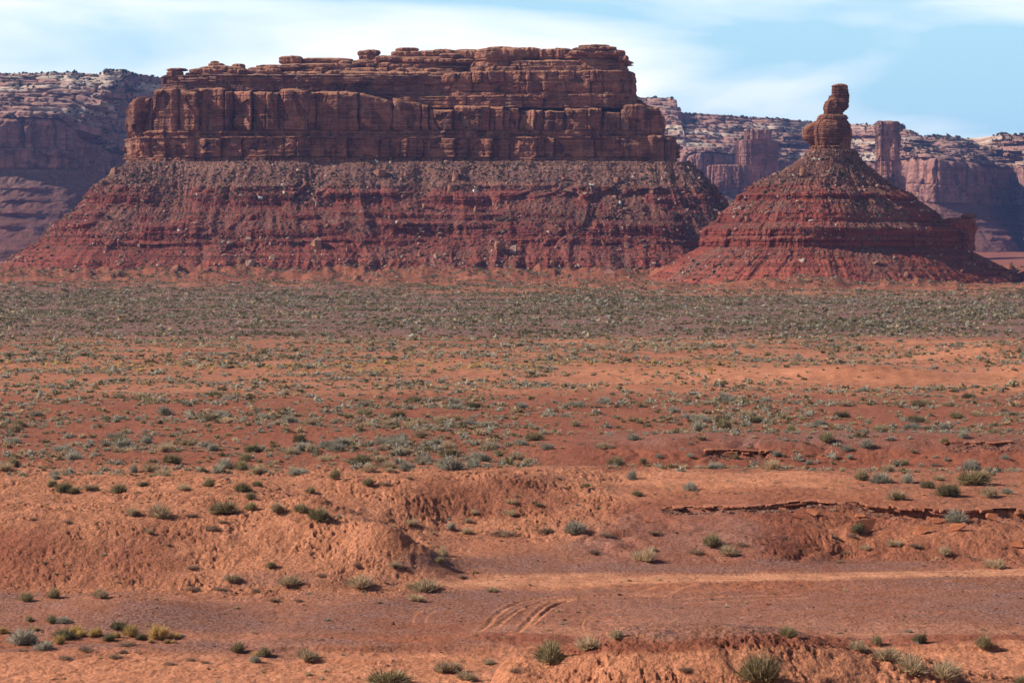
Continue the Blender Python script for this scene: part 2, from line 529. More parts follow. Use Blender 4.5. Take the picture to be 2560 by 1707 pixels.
def seg_dist(X, Y, xy):
    d = np.full(X.shape, 1e9)
    for a, b in zip(xy[:-1], xy[1:]):
        ab = b - a
        L = (ab ** 2).sum() + 1e-12
        t = np.clip(((X - a[0]) * ab[0] + (Y - a[1]) * ab[1]) / L, 0, 1)
        d = np.minimum(d, np.hypot(X - a[0] - t * ab[0], Y - a[1] - t * ab[1]))
    return d


def box(px, py, x0, x1, y0, y1, sx=60, sy=10):
    return sstep(x0 - sx, x0 + sx, px) * (1 - sstep(x1 - sx, x1 + sx, px)) * sstep(y0 - sy, y0 + sy, py) * (1 - sstep(y1 - sy, y1 + sy, py))


def ground_full(X, Y):
    """height and the ground colour masks at world points"""
    z = ctrl_z(X, Y)
    px = 1280 + FPX * X / np.maximum(Y, 20.0)
    py = HOR + (CAMZ - z) * FPX / np.maximum(Y, 20.0)
    near = Y < 300
    n1 = fbm(X / 9, Y / 6, 4, 3)
    n2 = fbm(X / 30, Y / 18, 4, 8)
    wpx, wpy = px + 70 * n1, py + 13 * n1 * np.clip(160 / np.maximum(Y, 60), .3, 1.2)
    # gravel lag: mauve-grey stony flats
    gravel = np.zeros_like(z)
    for b in [(-400, 690, 1482, 1585, 60, 9), (690, 3000, 1478, 1592, 80, 10), (1250, 1640, 1395, 1440, 60, 10), (1540, 2300, 1398, 1442, 90, 8), (960, 1420, 1392, 1432, 60, 10),
              (560, 1260, 1614, 1632, 80, 5), (-300, 900, 1608, 1624, 120, 6), (1480, 3000, 1075, 1118, 120, 12), (560, 980, 1432, 1470, 60, 10), (2000, 3000, 1430, 1480, 120, 10)]:
        gravel = np.maximum(gravel, box(wpx, wpy, *b))
    gravel = np.maximum(gravel, .75 * box(wpx, wpy, 1400, 1900, 1180, 1400, 70, 20) * sstep(-.3, .5, n2))
    gravel *= np.where(Y < 270, 1, 0)
    # grey scrub flats far out on the plain
    gfar = box(px + 180 * n2, py + 7 * n2, -900, 3600, 742, 842, 200, 10) + .8 * box(px + 200 * n2, py + 5 * n2, -900, 1050, 716, 752, 150, 6)
    gfar = np.clip(gfar, 0, 1) * (Y > 480)
    # pale sand
    sand = np.zeros_like(z)
    for b in [(-900, 1130, 1150, 1500, 60, 22), (830, 1560, 1165, 1345, 60, 14), (1240, 2100, 1165, 1225, 80, 12), (1180, 3000, 1560, 1900, 60, 14),
              (-900, 1260, 1628, 1800, 90, 14), (1450, 2420, 918, 962, 120, 8), (2150, 3200, 848, 905, 150, 8), (2370, 3200, 925, 990, 60, 8), (1380, 2000, 846, 862, 120, 5), (-900, 900, 935, 1005, 200, 18),
              (1000, 3000, 868, 990, 200, 16), (-900, 1600, 868, 935, 200, 10)]:
        k = .9 if b[2] > 1000 else .8 if b[0] > 1300 else .38
        sand = np.maximum(sand, k * box(wpx, wpy, *b))
    sand = np.maximum(sand, .35 * (Y > 900) * (Y < 1090) * sstep(.1, .6, fbm(X / 90, Y / 40, 3, 77)))
    sand = np.maximum(sand, .75 * box(wpx, wpy, 2050, 3000, 1275, 1350, 80, 16) * sstep(-.4, .4, n2))
    sand *= 1 - .9 * gfar
    # deep red tones: red earth, plus shade painted on the big dune's front
    red = np.clip(box(wpx, wpy, -900, 3600, 985, 1165, 200, 16) * .8 + box(wpx, wpy, 1500, 3000, 1110, 1172, 90, 9) + .9 * box(wpx, wpy, 1180, 3000, 1590, 1622, 80, 6)
                  + .35 * box(wpx, wpy, 1900, 3000, 1262, 1420, 60, 18) + .6 * box(wpx, wpy, 1480, 2000, 1250, 1400, 60, 18) + .9 * (py < 745) * sstep(-.35, .25, n2 + (720 - py) / 40), 0, 1)
    red = np.maximum(red, .75 * box(wpx + 90 * n2, wpy, -900, 470, 1310, 1470, 190, 40) * sstep(-.5, .6, n2 + .6 * n1 + .2))  # big dune's left front: its shade put into the colour as darker red
    red = np.maximum(red, .6 * box(wpx, wpy, 1010, 1420, 1195, 1290, 70, 18))  # front of the middle dune toned redder and darker
    sand = sand * (1 - .6 * box(wpx + 90 * n2, wpy, -900, 470, 1310, 1470, 190, 40) * sstep(-.5, .6, n2 + .6 * n1 + .2))  # pale sand thinned where the big dune's shade is painted in
    red = np.maximum(red, .6 * (py > 845) * (py < 900) * sstep(0, .6, n2))
    ruts = np.zeros_like(z)
    cut = np.zeros_like(z)
    m = (Y > 110) & (Y < 180) & (px > -100) & (px < 2700)
    if m.any():
        Xm, Ym = X[m], Y[m]
        wob = .05 * noise(Xm / .7, Ym / .7, 5)
        rr, cc = np.zeros(Xm.shape), np.zeros(Xm.shape)
        for xy, wd, dp in RUTW:
            lo, hi = xy.min(0) - 2, xy.max(0) + 2
            q = (Xm > lo[0]) & (Xm < hi[0]) & (Ym > lo[1]) & (Ym < hi[1])
            if not q.any():
                continue
            d = seg_dist(Xm[q], Ym[q], xy) + wob[q]
            rr[q] = np.maximum(rr[q], np.exp(-(d / (wd * 2.0)) ** 2) * .8)
            fd = sstep(0, 2.6, np.minimum(np.hypot(Xm[q] - xy[0, 0], Ym[q] - xy[0, 1]), np.hypot(Xm[q] - xy[-1, 0], Ym[q] - xy[-1, 1]))) * (.6 + .4 * sstep(-.3, .3, noise(Xm[q] / 1.6, Ym[q] / 1.6, 6)))
            cc[q] += .42 * fd * dp * (-np.exp(-(d / wd) ** 2) + .5 * np.exp(-((d - wd * 2.1) / (wd * .8)) ** 2))
        ruts[m], cut[m] = rr, cc
    # the wash bank along the gravel flat
    bank_y = 136.6 + .5 * noise(X / 3.0, 0.3, 9) + .9 * noise(X / 11.0, 2.3, 10)
    bk = box(px, py * 0 + 1, 640, 3200, -9, 9, 60, 1) * sstep(-.5, .2, noise(X / 7., 4.4, 12) + .35)
    z = z + bk * (.30 * sstep(bank_y - .3, bank_y + .25, Y) - .30 * sstep(bank_y + 2.0, bank_y + 7.0, Y))
    bank2 = 133.2 + .7 * noise(X / 4.0, 7.3, 19)
    z = z + .16 * box(px, py * 0 + 1, 780, 1230, -9, 9, 60, 1) * (sstep(bank2 - .1, bank2 + .1, Y) - sstep(bank2 + .3, bank2 + 2, Y))
    z = z + cut
    # hollows under the rock ledges
    for pl, dp, rn in LEDGEW.values():
        q = (X > pl[0, 0] - 1) & (X < pl[-1, 0] + 1) & (Y > pl[:, 1].min() - rn - 2) & (Y < pl[:, 1].max() + 1)
        if q.any():
            dd = np.interp(X[q], pl[:, 0], pl[:, 1]) - Y[q]
            ends = sstep(pl[0, 0] - .6, pl[0, 0] + 2, X[q]) * (1 - sstep(pl[-1, 0] - 2, pl[-1, 0] + .6, X[q]))
            dpv = dp * (.75 + .5 * noise(X[q] / 2.3, .4, 88))
            z[q] = z[q] - ends * dpv * sstep(-.05, .2, dd) * (1 - sstep(.3 * rn, rn * (1 + .3 * noise(X[q] / 1.7, .9, 89)), dd))
    # surface relief
    rough = np.clip(sand * box(px, py, -900, 1560, 1150, 1500, 60, 20) + sand * (Y < 115) + .7 * box(wpx, wpy, 1900, 3000, 1270, 1400, 60, 15), 0, 1)
    pyr = py + (px - 1500) * .0225 + 1.5 * n1
    road = np.maximum(box(wpx, pyr, 960, 4000, 1444, 1461, 140, 4), .8 * box(wpx, pyr, 1180, 1560, 1432, 1450, 120, 6))
    sand = np.maximum(sand, .5 * box(wpx, pyr, 940, 1500, 1440, 1472, 120, 8))
    road = road * (.45 + .55 * sstep(-.5, .35, fbm(X / 8, Y / .8, 3, 59)))
    gravel = gravel * (1 - .9 * road)
    streak = sstep(.30, .75, fbm(X / 9 + .3 * n2, Y / .9, 3, 58)) * gravel
    gravel = gravel * (1 - .8 * streak) * (.55 + .45 * sstep(-.45, .25, n2 + .5 * n1))
    flat = np.maximum(gravel, road)
    nn = np.where(near, 1.0, 0)
    clump = ridge(X / 1.1, Y / 1.1, 3, 41)
    z = z + nn * (rough * (.055 * fbm(X / .7, Y / .7, 5, 21, .65) + .030 * clump + .13 * fbm(X / 3.2, Y / 3.2, 3, 28)) + (1 - rough) * (1 - .7 * flat) * (.06 * fbm(X / .8, Y / .8, 4, 33)) + .10 * n1 * (1 - .6 * flat)
                  + flat * .018 * fbm(X / .25, Y / .25, 2, 35))
    pit = fbm(X / .62, Y / .62, 4, 46, .6)
    patch = sstep(-.35, .45, fbm(X / 5.5, Y / 4.0, 3, 47))
    z = z + nn * (1 - flat) * (.25 + .75 * rough) * patch * (-.17 * sstep(.12, .5, pit) + .10 * sstep(.15, .55, fbm(X / .45 + 9, Y / .45, 3, 48)))
    rill = ridge(X / 2.6 + .8 * n1, Y / 9.0, 2, 49)
    z = z - nn * rough * .10 * sstep(.35, .9, rill) * (1 - flat)
    gul = ridge(X / 7.0 + .5 * n1, Y / 26.0, 2, 51)
    steep = box(px, py, 1450, 3000, 1275, 1400, 80, 20) + box(px, py, 1500, 3000, 1095, 1160, 80, 12)
    z = z - nn * steep * np.clip(gul - .4, 0, 2) * .34
    mid = sstep(240, 330, Y) * (1 - sstep(1500, 2000, Y))
    z = z + mid * (.22 * fbm(X / 14, Y / 14, 4, 61) + .10 * fbm(X / 3, Y / 3, 2, 62))
    hum = sstep(850, 1040, Y) * (1 - sstep(1500, 1900, Y))
    z = z + hum * (2.0 * np.clip(fbm(X / 26, Y / 34, 4, 71), -.5, 2) + 1.3 * sstep(1080, 1180, Y) * ridge(X / 17, Y / 24, 3, 72))
    # red aprons: low mounds lapping the feet of the mesa and the butte
    ap = np.maximum(sstep(1095, 1190, Y) * (1 - sstep(1240, 1330, Y)), sstep(985, 1040, Y) * (1 - sstep(1065, 1130, Y)) * sstep(100, 130, X) * (1 - sstep(190, 235, X)))
    red = np.maximum(red, .95 * np.clip(ap * 1.6, 0, 1))
    sand = sand * (1 - .8 * ap)
    z = z + ap * (3.2 * np.clip(ridge(X / 21 + .6 * fbm(X / 60, Y / 60, 2, 75), Y / 70, 2, 74) - .1, 0, 1.4) + 2.0 * np.clip(fbm(X / 30, Y / 40, 3, 76), 0, 1.5))
    z = z + sstep(1800, 3000, Y) * 6 * fbm(X / 260, Y / 260, 4, 73)
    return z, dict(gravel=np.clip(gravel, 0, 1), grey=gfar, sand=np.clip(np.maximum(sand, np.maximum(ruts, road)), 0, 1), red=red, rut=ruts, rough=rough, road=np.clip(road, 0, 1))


def ground_z(X, Y):
    X, Y = np.atleast_1d(np.asarray(X, float)), np.atleast_1d(np.asarray(Y, float))
    return ground_full(X, Y)[0]


ys, y = [], -50.0
while y < 60:
    ys.append(y)
    y += 3.0
while y < 9000:
    ys.append(y)
    y += max(0.12 if y > 84 else 1.0, (0.40 if y < 260 else 0.62) * y * y / (2133.0 * 26.0)) if y < 1500 else y * 0.02
ys = np.array(ys)
ui = np.linspace(-0.27, 0.27, 1180)
uo = np.concatenate([np.linspace(-1.1, -0.5, 26), np.linspace(-0.49, -0.272, 110)])
us = np.concatenate([uo, ui, -uo[::-1]])
UU, YY = np.meshgrid(us, ys)
XX = UU * np.maximum(YY, 0) + UU * 40 * (1 - sstep(0, 100, YY))
gz, gm = ground_full(XX, YY)
me = mesh_np('ground', np.stack([XX, YY, gz], -1).reshape(-1, 3), grid_faces(len(ys), len(us), False), True)
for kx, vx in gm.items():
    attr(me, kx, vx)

k = NT('desert_soil')
p = k.pos()
base = (0.300, 0.104, 0.054)
big = k.noise(k.vec(p, (0.06, 0.04, 0.06)), 1.0, 5, 0.6)
mid_ = k.noise(k.vec(p, (0.5, 0.4, 0.5)), 1.0, 5, 0.65)
fine = k.noise(k.vec(p, (5, 4, 5)), 1.0, 4, 0.7)
col = k.mix(k.ramp(big, [(0.35, 0.0), (0.65, 1.0)]), base, (0.345, 0.142, 0.084))
col = k.mix(k.attr('sand'), col, k.mix(mid_, (0.415, 0.148, 0.074), (0.535, 0.230, 0.126)))
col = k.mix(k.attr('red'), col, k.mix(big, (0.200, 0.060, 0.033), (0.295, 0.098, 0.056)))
peb = k.n('ShaderNodeTexVoronoi')
peb.inputs['Scale'].default_value = 7.0
k.put(peb.inputs['Vector'], p)
pc = k.mix(k.ramp(fine, [(0.35, 0.0), (0.65, 1.0)]), (0.150, 0.060, 0.044), (0.265, 0.142, 0.112))
gf = k.math('MULTIPLY', k.attr('gravel'), k.ramp(k.math('ADD', k.math('MULTIPLY', mid_, .6), k.math('MULTIPLY', big, .4)), [(0.36, 0.15), (0.55, 0.95)]))
col = k.mix(gf, col, pc)
col = k.mix(k.math('MULTIPLY', k.attr('grey'), 0.8), col, k.mix(mid_, (0.150, 0.082, 0.070), (0.205, 0.118, 0.100)))
col = k.mix(k.math('MULTIPLY', k.attr('road'), k.ramp(mid_, [(0.3, 0.35), (0.6, 1.0)])), col, (0.520, 0.235, 0.130))
col = k.mix(k.math('MULTIPLY', k.attr('rut'), 0.7), col, (0.46, 0.185, 0.095))
col = k.mix(1.0, col, k.ramp(mid_, [(0.28, 0.72), (0.5, 1.0), (0.72, 1.2)]), 'MULTIPLY')
col = k.mix(1.0, col, k.ramp(fine, [(0.28, 0.42), (0.48, 1.0), (0.72, 1.38)]), 'MULTIPLY')
rgh = k.noise(k.vec(p, (2.2, 2.2, 2.2)), 1.0, 5, 0.7)
hb = k.math('ADD', k.math('MULTIPLY', fine, .35), k.math('MULTIPLY', rgh, k.math('ADD', k.math('MULTIPLY', k.attr('rough'), 1.6), .45)))
k.bump(hb, 0.9, 0.22)
M_SOIL = k.done(col)
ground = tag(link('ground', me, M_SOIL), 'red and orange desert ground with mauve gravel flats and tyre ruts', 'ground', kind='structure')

# ------------------------------------------------------------------ rock formations: sheets of beds, joints and ledges
def chaikin(P_, n):
    P_ = np.asarray(P_, float)
    for _ in range(n):
        Q = np.roll(P_, -1, 0)
        P_ = np.stack([P_ * .75 + Q * .25, P_ * .25 + Q * .75], 1).reshape(-1, 2)
    return P_


def ring(A, B, ds, k=2, back=4.0, closed=True):
    """resample two matching outlines at spacing DS where they face the viewer, coarser elsewhere -> A(s), B(s), outward normals, arc length"""
    if closed:
        A, B = chaikin(A, k), chaikin(B, k)
        A, B = np.vstack([A, A[:1]]), np.vstack([B, B[:1]])
    else:
        A, B = np.asarray(A, float), np.asarray(B, float)
    M = (A + B) / 2
    L = np.concatenate([[0], np.cumsum(np.hypot(*np.diff(M, axis=0).T))])
    s = np.linspace(0, L[-1], 6000)
    x, y = np.interp(s, L, M[:, 0]), np.interp(s, L, M[:, 1])
    kk = 121
    ker = np.hanning(kk) / np.hanning(kk).sum()
    pad = lambda v: np.concatenate([v[-kk:], v, v[:kk]]) if closed else np.concatenate([np.full(kk, v[0]), v, np.full(kk, v[-1])])
    tx, ty = np.gradient(x), np.gradient(y)
    txs, tys = np.convolve(pad(tx), ker, 'same')[kk:-kk], np.convolve(pad(ty), ker, 'same')[kk:-kk]
    ln = np.hypot(txs, tys) + 1e-9
    nx, ny = tys / ln, -txs / ln
    dens = np.where(ny < .35, 1.0, 1.0 / back)
    c = np.concatenate([[0], np.cumsum((dens[1:] + dens[:-1]) / 2 * np.diff(s))])
    n = int(c[-1] / ds)
    cs = np.linspace(0, c[-1], n, endpoint=not closed)
    ss = np.interp(cs, c, s)
    f = lambda v: np.interp(ss, s, v)
    g = lambda Q: np.stack([np.interp(ss, L, Q[:, 0]), np.interp(ss, L, Q[:, 1])], 1)
    N = np.stack([f(nx), f(ny)], 1)
    return g(A), g(B), N, ss, L[-1]


def joints(Sg, L, width, seed, jitter=.55, master=None):
    """cells between vertical joints: position -1..1 inside the cell, a random number per cell and its width"""
    r = np.random.default_rng(seed)
    b = np.cumsum(width * np.exp(r.normal(0, jitter, int(L / width * 2.5) + 8))) - width * 2
    if master is not None:
        b = np.concatenate([b, master])
    b = np.sort(b)
    b = b[np.concatenate([[True], np.diff(b) > width * .18])]
    i = np.clip(np.searchsorted(b, Sg) - 1, 0, len(b) - 2)
    wdt = b[i + 1] - b[i]
    u = (Sg - b[i]) / wdt * 2 - 1
    c = r.random(len(b))
    return np.clip(u, -1, 1), c[i], wdt, i


def beds_rows(A, N, S_, L, beds, dz, seed, plan=3.0, wave=38.0, master=None, px_of=None, rise=None):
    """rows of points up a cliff; each bed has its own joints, overhang and rounding"""
    Z, D = [], []
    low = plan * fbm(S_ / wave, 0.7, 3, seed) + .35 * plan * fbm(S_ / (wave / 4), 3.3, 3, seed + 5)
    for bi, b in enumerate(beds):
        ev = lambda v: np.asarray(v(px_of), float) if callable(v) else np.full(len(S_), float(v))
        z0, z1 = ev(b['z0']), ev(b['z1'])
        n = max(5, int(np.max(z1 - z0) / dz))
        wv = np.linspace(0, 1, n)[:, None]
        zz = z0 + (z1 - z0) * wv
        hgt = np.maximum(z1 - z0, .5)
        lean = .8 * noise(S_[None] / 15, zz / 9, seed + 60 + bi) + .25 * noise(S_[None] / 3, zz / 3, seed + 61 + bi)
        Sg = S_[None] + lean
        u, c, wd, ci = joints(Sg, L, b.get('joint', 9.0), seed + 7 * bi, b.get('jit', .75), master=master)
        amp = b.get('amp', 1.2)
        d = b.get('off', 0.0) - b.get('batter', 0.0) * zz.clip(None, 1e9) * 0 - b.get('batter', 0.0) * wv * hgt
        d = d + amp * (c - .5) * 2
        rh = np.minimum(b.get('rnd', 1.0), wd * .45)
        pw = b.get('pow', 7.0)
        d = d - rh * np.abs(u) ** (pw * 1.5)
        # tilted faces: each cell turned a little, so facets catch the sun differently
        d = d + b.get('tilt', .5) * np.minimum(wd * .22, 3.4) * u * (np.modf(c * 7.31)[0] - .32) * 2
        d = d - b.get('groove', .5) * (np.abs(2 * wv - 1) ** 18)
        if 'round' in b:          # rounded shoulder at the top of the bed
            R = b['round'] * (.55 + .9 * np.modf(c * 3.7)[0])
            hh = np.clip((zz - (z1 - np.minimum(R * 1.5, hgt * .8))) / np.minimum(R * 1.5, hgt * .8), 0, 1)
            d = d - R * (1 - np.sqrt(np.clip(1 - hh ** 2.2, 0, 1)))
        if 'drop' in b:           # uneven tops of columns
            zz = zz - wv ** 2 * b['drop'] * np.modf(c * 5.13)[0] * np.minimum(1, hgt / 6)
        # fallen slabs: hollows that leave lit side walls
        sl = fbm(Sg / (b.get('joint', 9) * .9), zz / (hgt * .7), 2, seed + 90 + bi)
        d = d - b.get('slab', .8) * sstep(.27, .33, sl)
        # thin courses: each set forward or back a little, with a sharp step between
        zc_ = zz / b.get('part', 1.5) + .5 * noise(S_[None] / 60, zz / 12, seed + 33 + bi) + .12 * noise(S_[None] / 7, zz / 3, seed + 34)
        d = d + b.get('parting', .42) * (_h(np.floor(zc_), np.zeros_like(zc_), seed + bi) - .5) * 2 - .35 * (np.abs(np.modf(zc_ + 100)[0] - .5) > .40) * (noise(S_[None] / 12, np.floor(zc_) * 3.7, seed + 36) > -.1)
        # hairline and open cracks crossing the courses
        uc, _c, wc, _ = joints(Sg + .6 * noise(S_[None] / 2.5, zz / 2.5, seed + 37), L, b.get('joint', 9.0) * .42, seed + 38 + bi, .8)
        d = d - .55 * np.clip((np.abs(uc) - .86) / .14, 0, 1) * (np.modf(_c * 11.7)[0] > .35) + .28 * (_c - .5)
        d = d + .55 * fbm(S_[None] / 7, zz / 8, 3, seed + 14 + bi) + .18 * fbm(S_[None] / 1.3, zz / 1.1, 3, seed + 15)
        D.append(d + low)
        Z.append(zz + .25 * noise(S_ / 8, bi * 3.1, seed + 3))
    return np.vstack(D), np.vstack(Z)


def sheet_mesh(name, XY, Z, closed, mat, parent, smooth=False, extra=None):
    V = np.concatenate([XY, Z[..., None]], -1)
    nr, nc = Z.shape
    if parent is not None:
        V = V - np.array(parent.location)
    me_ = mesh_np(name, V.reshape(-1, 3), grid_faces(nr, nc, closed), smooth)
    for kx, vx in (extra or {}).items():
        attr(me_, kx, vx)
    return link(name, me_, mat, parent)


def cliff(name, poly, beds, mat, parent, seed, ds=.36, dz=.34, spine=None, cap=(0, 0), closed=True, plan=3.0, wave=38.0, k=2, master=None, cap_noise=1.2, back=4.0):
    A, _, N, S_, L = ring(poly, poly, ds, k, back, closed)
    px = 1280 + FPX * A[:, 0] / A[:, 1]
    D, Z = beds_rows(A, N, S_, L, beds, dz, seed, plan, wave, master, px)
    XY = A[None] + N[None] * D[..., None]
    if spine is not None:       # the flat top runs in to a spine line
        spx, spy = np.asarray(spine[0], float), np.asarray(spine[1], float)
        tt = np.linspace(0, 1, 300)
        q = np.stack([spx[0] + (spx[1] - spx[0]) * tt, spy[0] + (spy[1] - spy[0]) * tt], 1)
        ctr = q[np.argmin(((A[:, None] - q[None]) ** 2).sum(-1), 1)]
        rim, rz = XY[-1], Z[-1]
        rows_xy, rows_z = [], []
        for f in (.02, .05, .09, .14, .2, .28, .38, .5, .65, .82, 1.0):
            xy = rim + (ctr - rim) * f
            zz = rz * (1 - sstep(0, .3, f)) + (rz.mean() * 0 + np.minimum(rz, np.percentile(rz, 90))) * sstep(0, .3, f) + cap[0] * f + cap[1] * sstep(0, .12, f)
            zz = zz + cap_noise * fbm(xy[:, 0] / 9, xy[:, 1] / 9, 3, seed + 44) * min(1, f * 8) * (1 - f * .5)
            rows_xy.append(xy)
            rows_z.append(zz)
        XY = np.concatenate([XY, np.array(rows_xy)], 0)
        Z = np.concatenate([Z, np.array(rows_z)], 0)
    return sheet_mesh(name, XY, Z, closed, mat, parent)


def talus(name, top, toe, zt, zb, ledges, mat, parent, seed, ds=.45, rows=300, rib=4.0, k=2, closed=True, back=4.0):
    """a slope lofted from toe to top outline, stepped where hard beds come through the rubble"""
    T, B, N, S_, L = ring(top, toe, ds, k, back, closed)
    t = np.linspace(0, 1, rows)
    z = zb + (zt - zb) * t

    def run(led):
        g = np.full(rows, 1.0) + .55 * (1 - t)
        for zc, hw, st in led:
            g *= 1 - st * np.exp(-((z - zc) / hw) ** 4)
            g *= 1 + .9 * st * np.exp(-((z - zc - hw * 1.9) / (hw * .9)) ** 2)
        q = np.concatenate([[0], np.cumsum((g[1:] + g[:-1]) / 2)])
        return 1 - q / q[-1]
    qs, ql = run([]), run(ledges)
    S2, t2, z2 = S_[None], t[:, None], z[:, None]
    # rubble fans bury the ledges here and there
    fan = fbm(S2 / 30 + .7 * noise(S2 / 36, t2 * 4, seed + 40), t2 * 2.6, 4, seed + 1)
    mask = sstep(-.35, .10, -fan + .04) * (.55 + .45 * sstep(-.4, .3, noise(S2 / 60, z2 / 9, seed + 2)))
    q = qs[:, None] * (1 - mask) + ql[:, None] * mask
    XY = T[None] * (1 - q[..., None]) + B[None] * q[..., None]
    led = np.zeros((rows, 1))
    for zc, hw, st in ledges:
        led = np.maximum(led, st * np.exp(-((z2 - zc) / hw) ** 4))
    u, c, wd, _ = joints(S2 + .5 * noise(S2 / 9, z2 / 5, seed + 8) + 0 * z2, L, 6.5, seed + 4)
    u2, c2, wd2, _ = joints(S2 + .5 * noise(S2 / 9, z2 / 5, seed + 9) + 0 * z2, L, 17., seed + 5)
    d = led * mask * (1.5 * (c - .5) + 2.6 * (c2 - .5) - .9 * np.abs(u) ** 6 - 1.2 * np.abs(u2) ** 8)
    thin = noise(S2 / 70, z2 / .85, seed + 21) + .6 * noise(S2 / 30, z2 / .45, seed + 22)
    d = d + mask * (.25 + .55 * led) * thin * .8
    # badland ribs and gullies lower down
    wob = 6 * noise(S2 / 30, t2 * 2, seed + 10)
    rr = ridge((S2 + wob) / 15.0, t2 * .8, 2, seed + 11)
    low = (1 - sstep(.16, .40, t2 + .12 * noise(S2 / 25, .3, seed + 41))) * sstep(0, .06, t2)
    d = d + rib * .7 * low * (np.clip(rr, -1.2, 1.4) - .2)
    hi = sstep(.30, .5, t2)
    r2 = ridge((S2 + wob) / 22.0, t2 * .7, 3, seed + 12)
    d = d + hi * .62 * rib * (r2 - .3) * (1 - .4 * mask)
    d = d + 2.2 * fbm(S2 / 45, t2 * 1.5, 3, seed + 13) * np.minimum(1, (1 - t2) * 9)
    d = d + .5 * fbm(S2 / 4, z2 / 3, 4, seed + 15) + .25 * fbm(S2 / 1.2, z2 / 1.0, 2, seed + 16)
    d = d * np.minimum(1, (1 - t2) * 14 + .15)
    XY = XY + N[None] * d[..., None]
    zz = z2 + 0 * S2 + .35 * fbm(S2 / 2.5, t2 * 40, 3, seed + 17) + .8 * noise(S2 / 28, t2 * 3, seed + 18) + 2.0 * noise(S2 / 95, t2 * 1.3, seed + 19) * sstep(0, .08, t2) * (1 - sstep(.9, 1, t2))
    deb = np.clip(.42 + .38 * fan + .35 * sstep(.72, .9, t2) - .5 * led * mask - .25 * low * np.clip(rr, 0, 1), 0, 1)
    o = sheet_mesh(name, XY, zz, closed, mat, parent, False, dict(debris=deb))
    return o, XY, zz


def plan(pts):
    return np.array([(wx(a, b), b) for a, b in pts])


# rock colours
SAND_A = [(0.135, 0.050, 0.036), (0.245, 0.096, 0.060), (0.165, 0.060, 0.042), (0.300, 0.128, 0.080), (0.200, 0.076, 0.050)]
M_CLIFF = rock_mat('cliff_sandstone', SAND_A, (0.38, 0.180, 0.100), .9)
M_CAP = rock_mat('cap_sandstone', [(0.15, 0.060, 0.040), (0.26, 0.110, 0.066), (0.20, 0.080, 0.052), (0.31, 0.145, 0.090)], (0.40, 0.200, 0.118), .5, zfreq=.8)
M_DARKBAND = rock_mat('dark_red_bed', [(0.10, 0.038, 0.030), (0.15, 0.055, 0.042), (0.12, 0.045, 0.035)], (0.33, 0.19, 0.14), .5, zfreq=.9)
M_TALUS = talus_mat('talus_shale', (0.240, 0.062, 0.042), (0.185, 0.049, 0.036), (0.260, 0.132, 0.100), 3, 72)
M_TALUS_B = talus_mat('butte_shale', (0.262, 0.066, 0.042), (0.205, 0.052, 0.036), (0.215, 0.085, 0.058), 3, 66)
M_SPIRE = rock_mat("spire_sandstone", [(0.10, 0.038, 0.027), (0.175, 0.068, 0.043), (0.13, 0.049, 0.033), (0.215, 0.086, 0.052)], (0.36, 0.155, 0.080), .9)

YM = 1330.0
ZM = lambda py: wz(py, YM)
mesa = thing('mesa', 'long flat-topped red sandstone mesa with stepped cliffs above a wide rubble slope', 'mesa', (wx(1000, YM), YM, 0))

top_pl = plan([(318, 1372), (322, 1345), (340, 1331), (420, 1327), (700, 1325), (1000, 1329), (1300, 1325), (1560, 1327), (1660, 1328), (1722, 1332), (1728, 1350), (1715, 1400), (1560, 1452), (900, 1460), (420, 1440)])
toe_pl = plan([(-40, 1400), (-55, 1310), (40, 1252), (330, 1226), (690, 1218), (1000, 1222), (1300, 1218), (1560, 1224), (1760, 1232), (1950, 1262), (2010, 1300), (2010, 1420), (1800, 1540), (900, 1570), (120, 1540)])
LEDGES = [(ZM(468) - 1, 1.7, .85), (ZM(500), 3.2, .90), (ZM(543), 1.6, .85), (ZM(565), 1.5, .8), (ZM(582), 3.2, .85), (ZM(604), 1.4, .85), (ZM(655), 2.4, .55)]
# ledge heights are written for the cliff's distance; the slope stands nearer, so lower them a little
LEDGES = [(3 + (a - 3) * .985, b, c) for a, b, c in LEDGES]
_, TXY, TZZ = talus('talus_slope', top_pl, toe_pl, ZM(404), -2.0, LEDGES, M_TALUS, mesa, 300, rows=330)

lower_pl = plan([(322, 1385), (325, 1348), (338, 1334), (400, 1330), (700, 1328), (1000, 1332), (1300, 1328), (1560, 1330), (1650, 1332), (1686, 1336), (1692, 1350), (1690, 1400), (1500, 1445), (800, 1450), (400, 1430)])
MASTER = np.array([31., 58, 92, 140, 171, 214, 262, 300, 341, 377.])
cliff('ledge_band', plan([(322, 1380), (323, 1347), (338, 1333), (400, 1329), (900, 1328), (1480, 1328), (1650, 1328), (1718, 1332), (1722, 1350), (1700, 1400), (1500, 1450), (800, 1455), (400, 1430)]),
      [dict(z0=lambda p: ZM(428 + 26 * sstep(1480, 1640, p)), z1=lambda p: ZM(414 + 2 * sstep(1500, 1640, p)), joint=7, amp=.8, rnd=.8, groove=.3)],
      rock_mat('pale_ledge', [(0.19, 0.10, 0.078), (0.25, 0.135, 0.10), (0.21, 0.115, 0.088)], (0.30, 0.19, 0.15), .4), mesa, 401, spine=((wx(400, 1390), wx(1600, 1390)), (1390, 1390)), cap=(0, .4), plan=2.2)
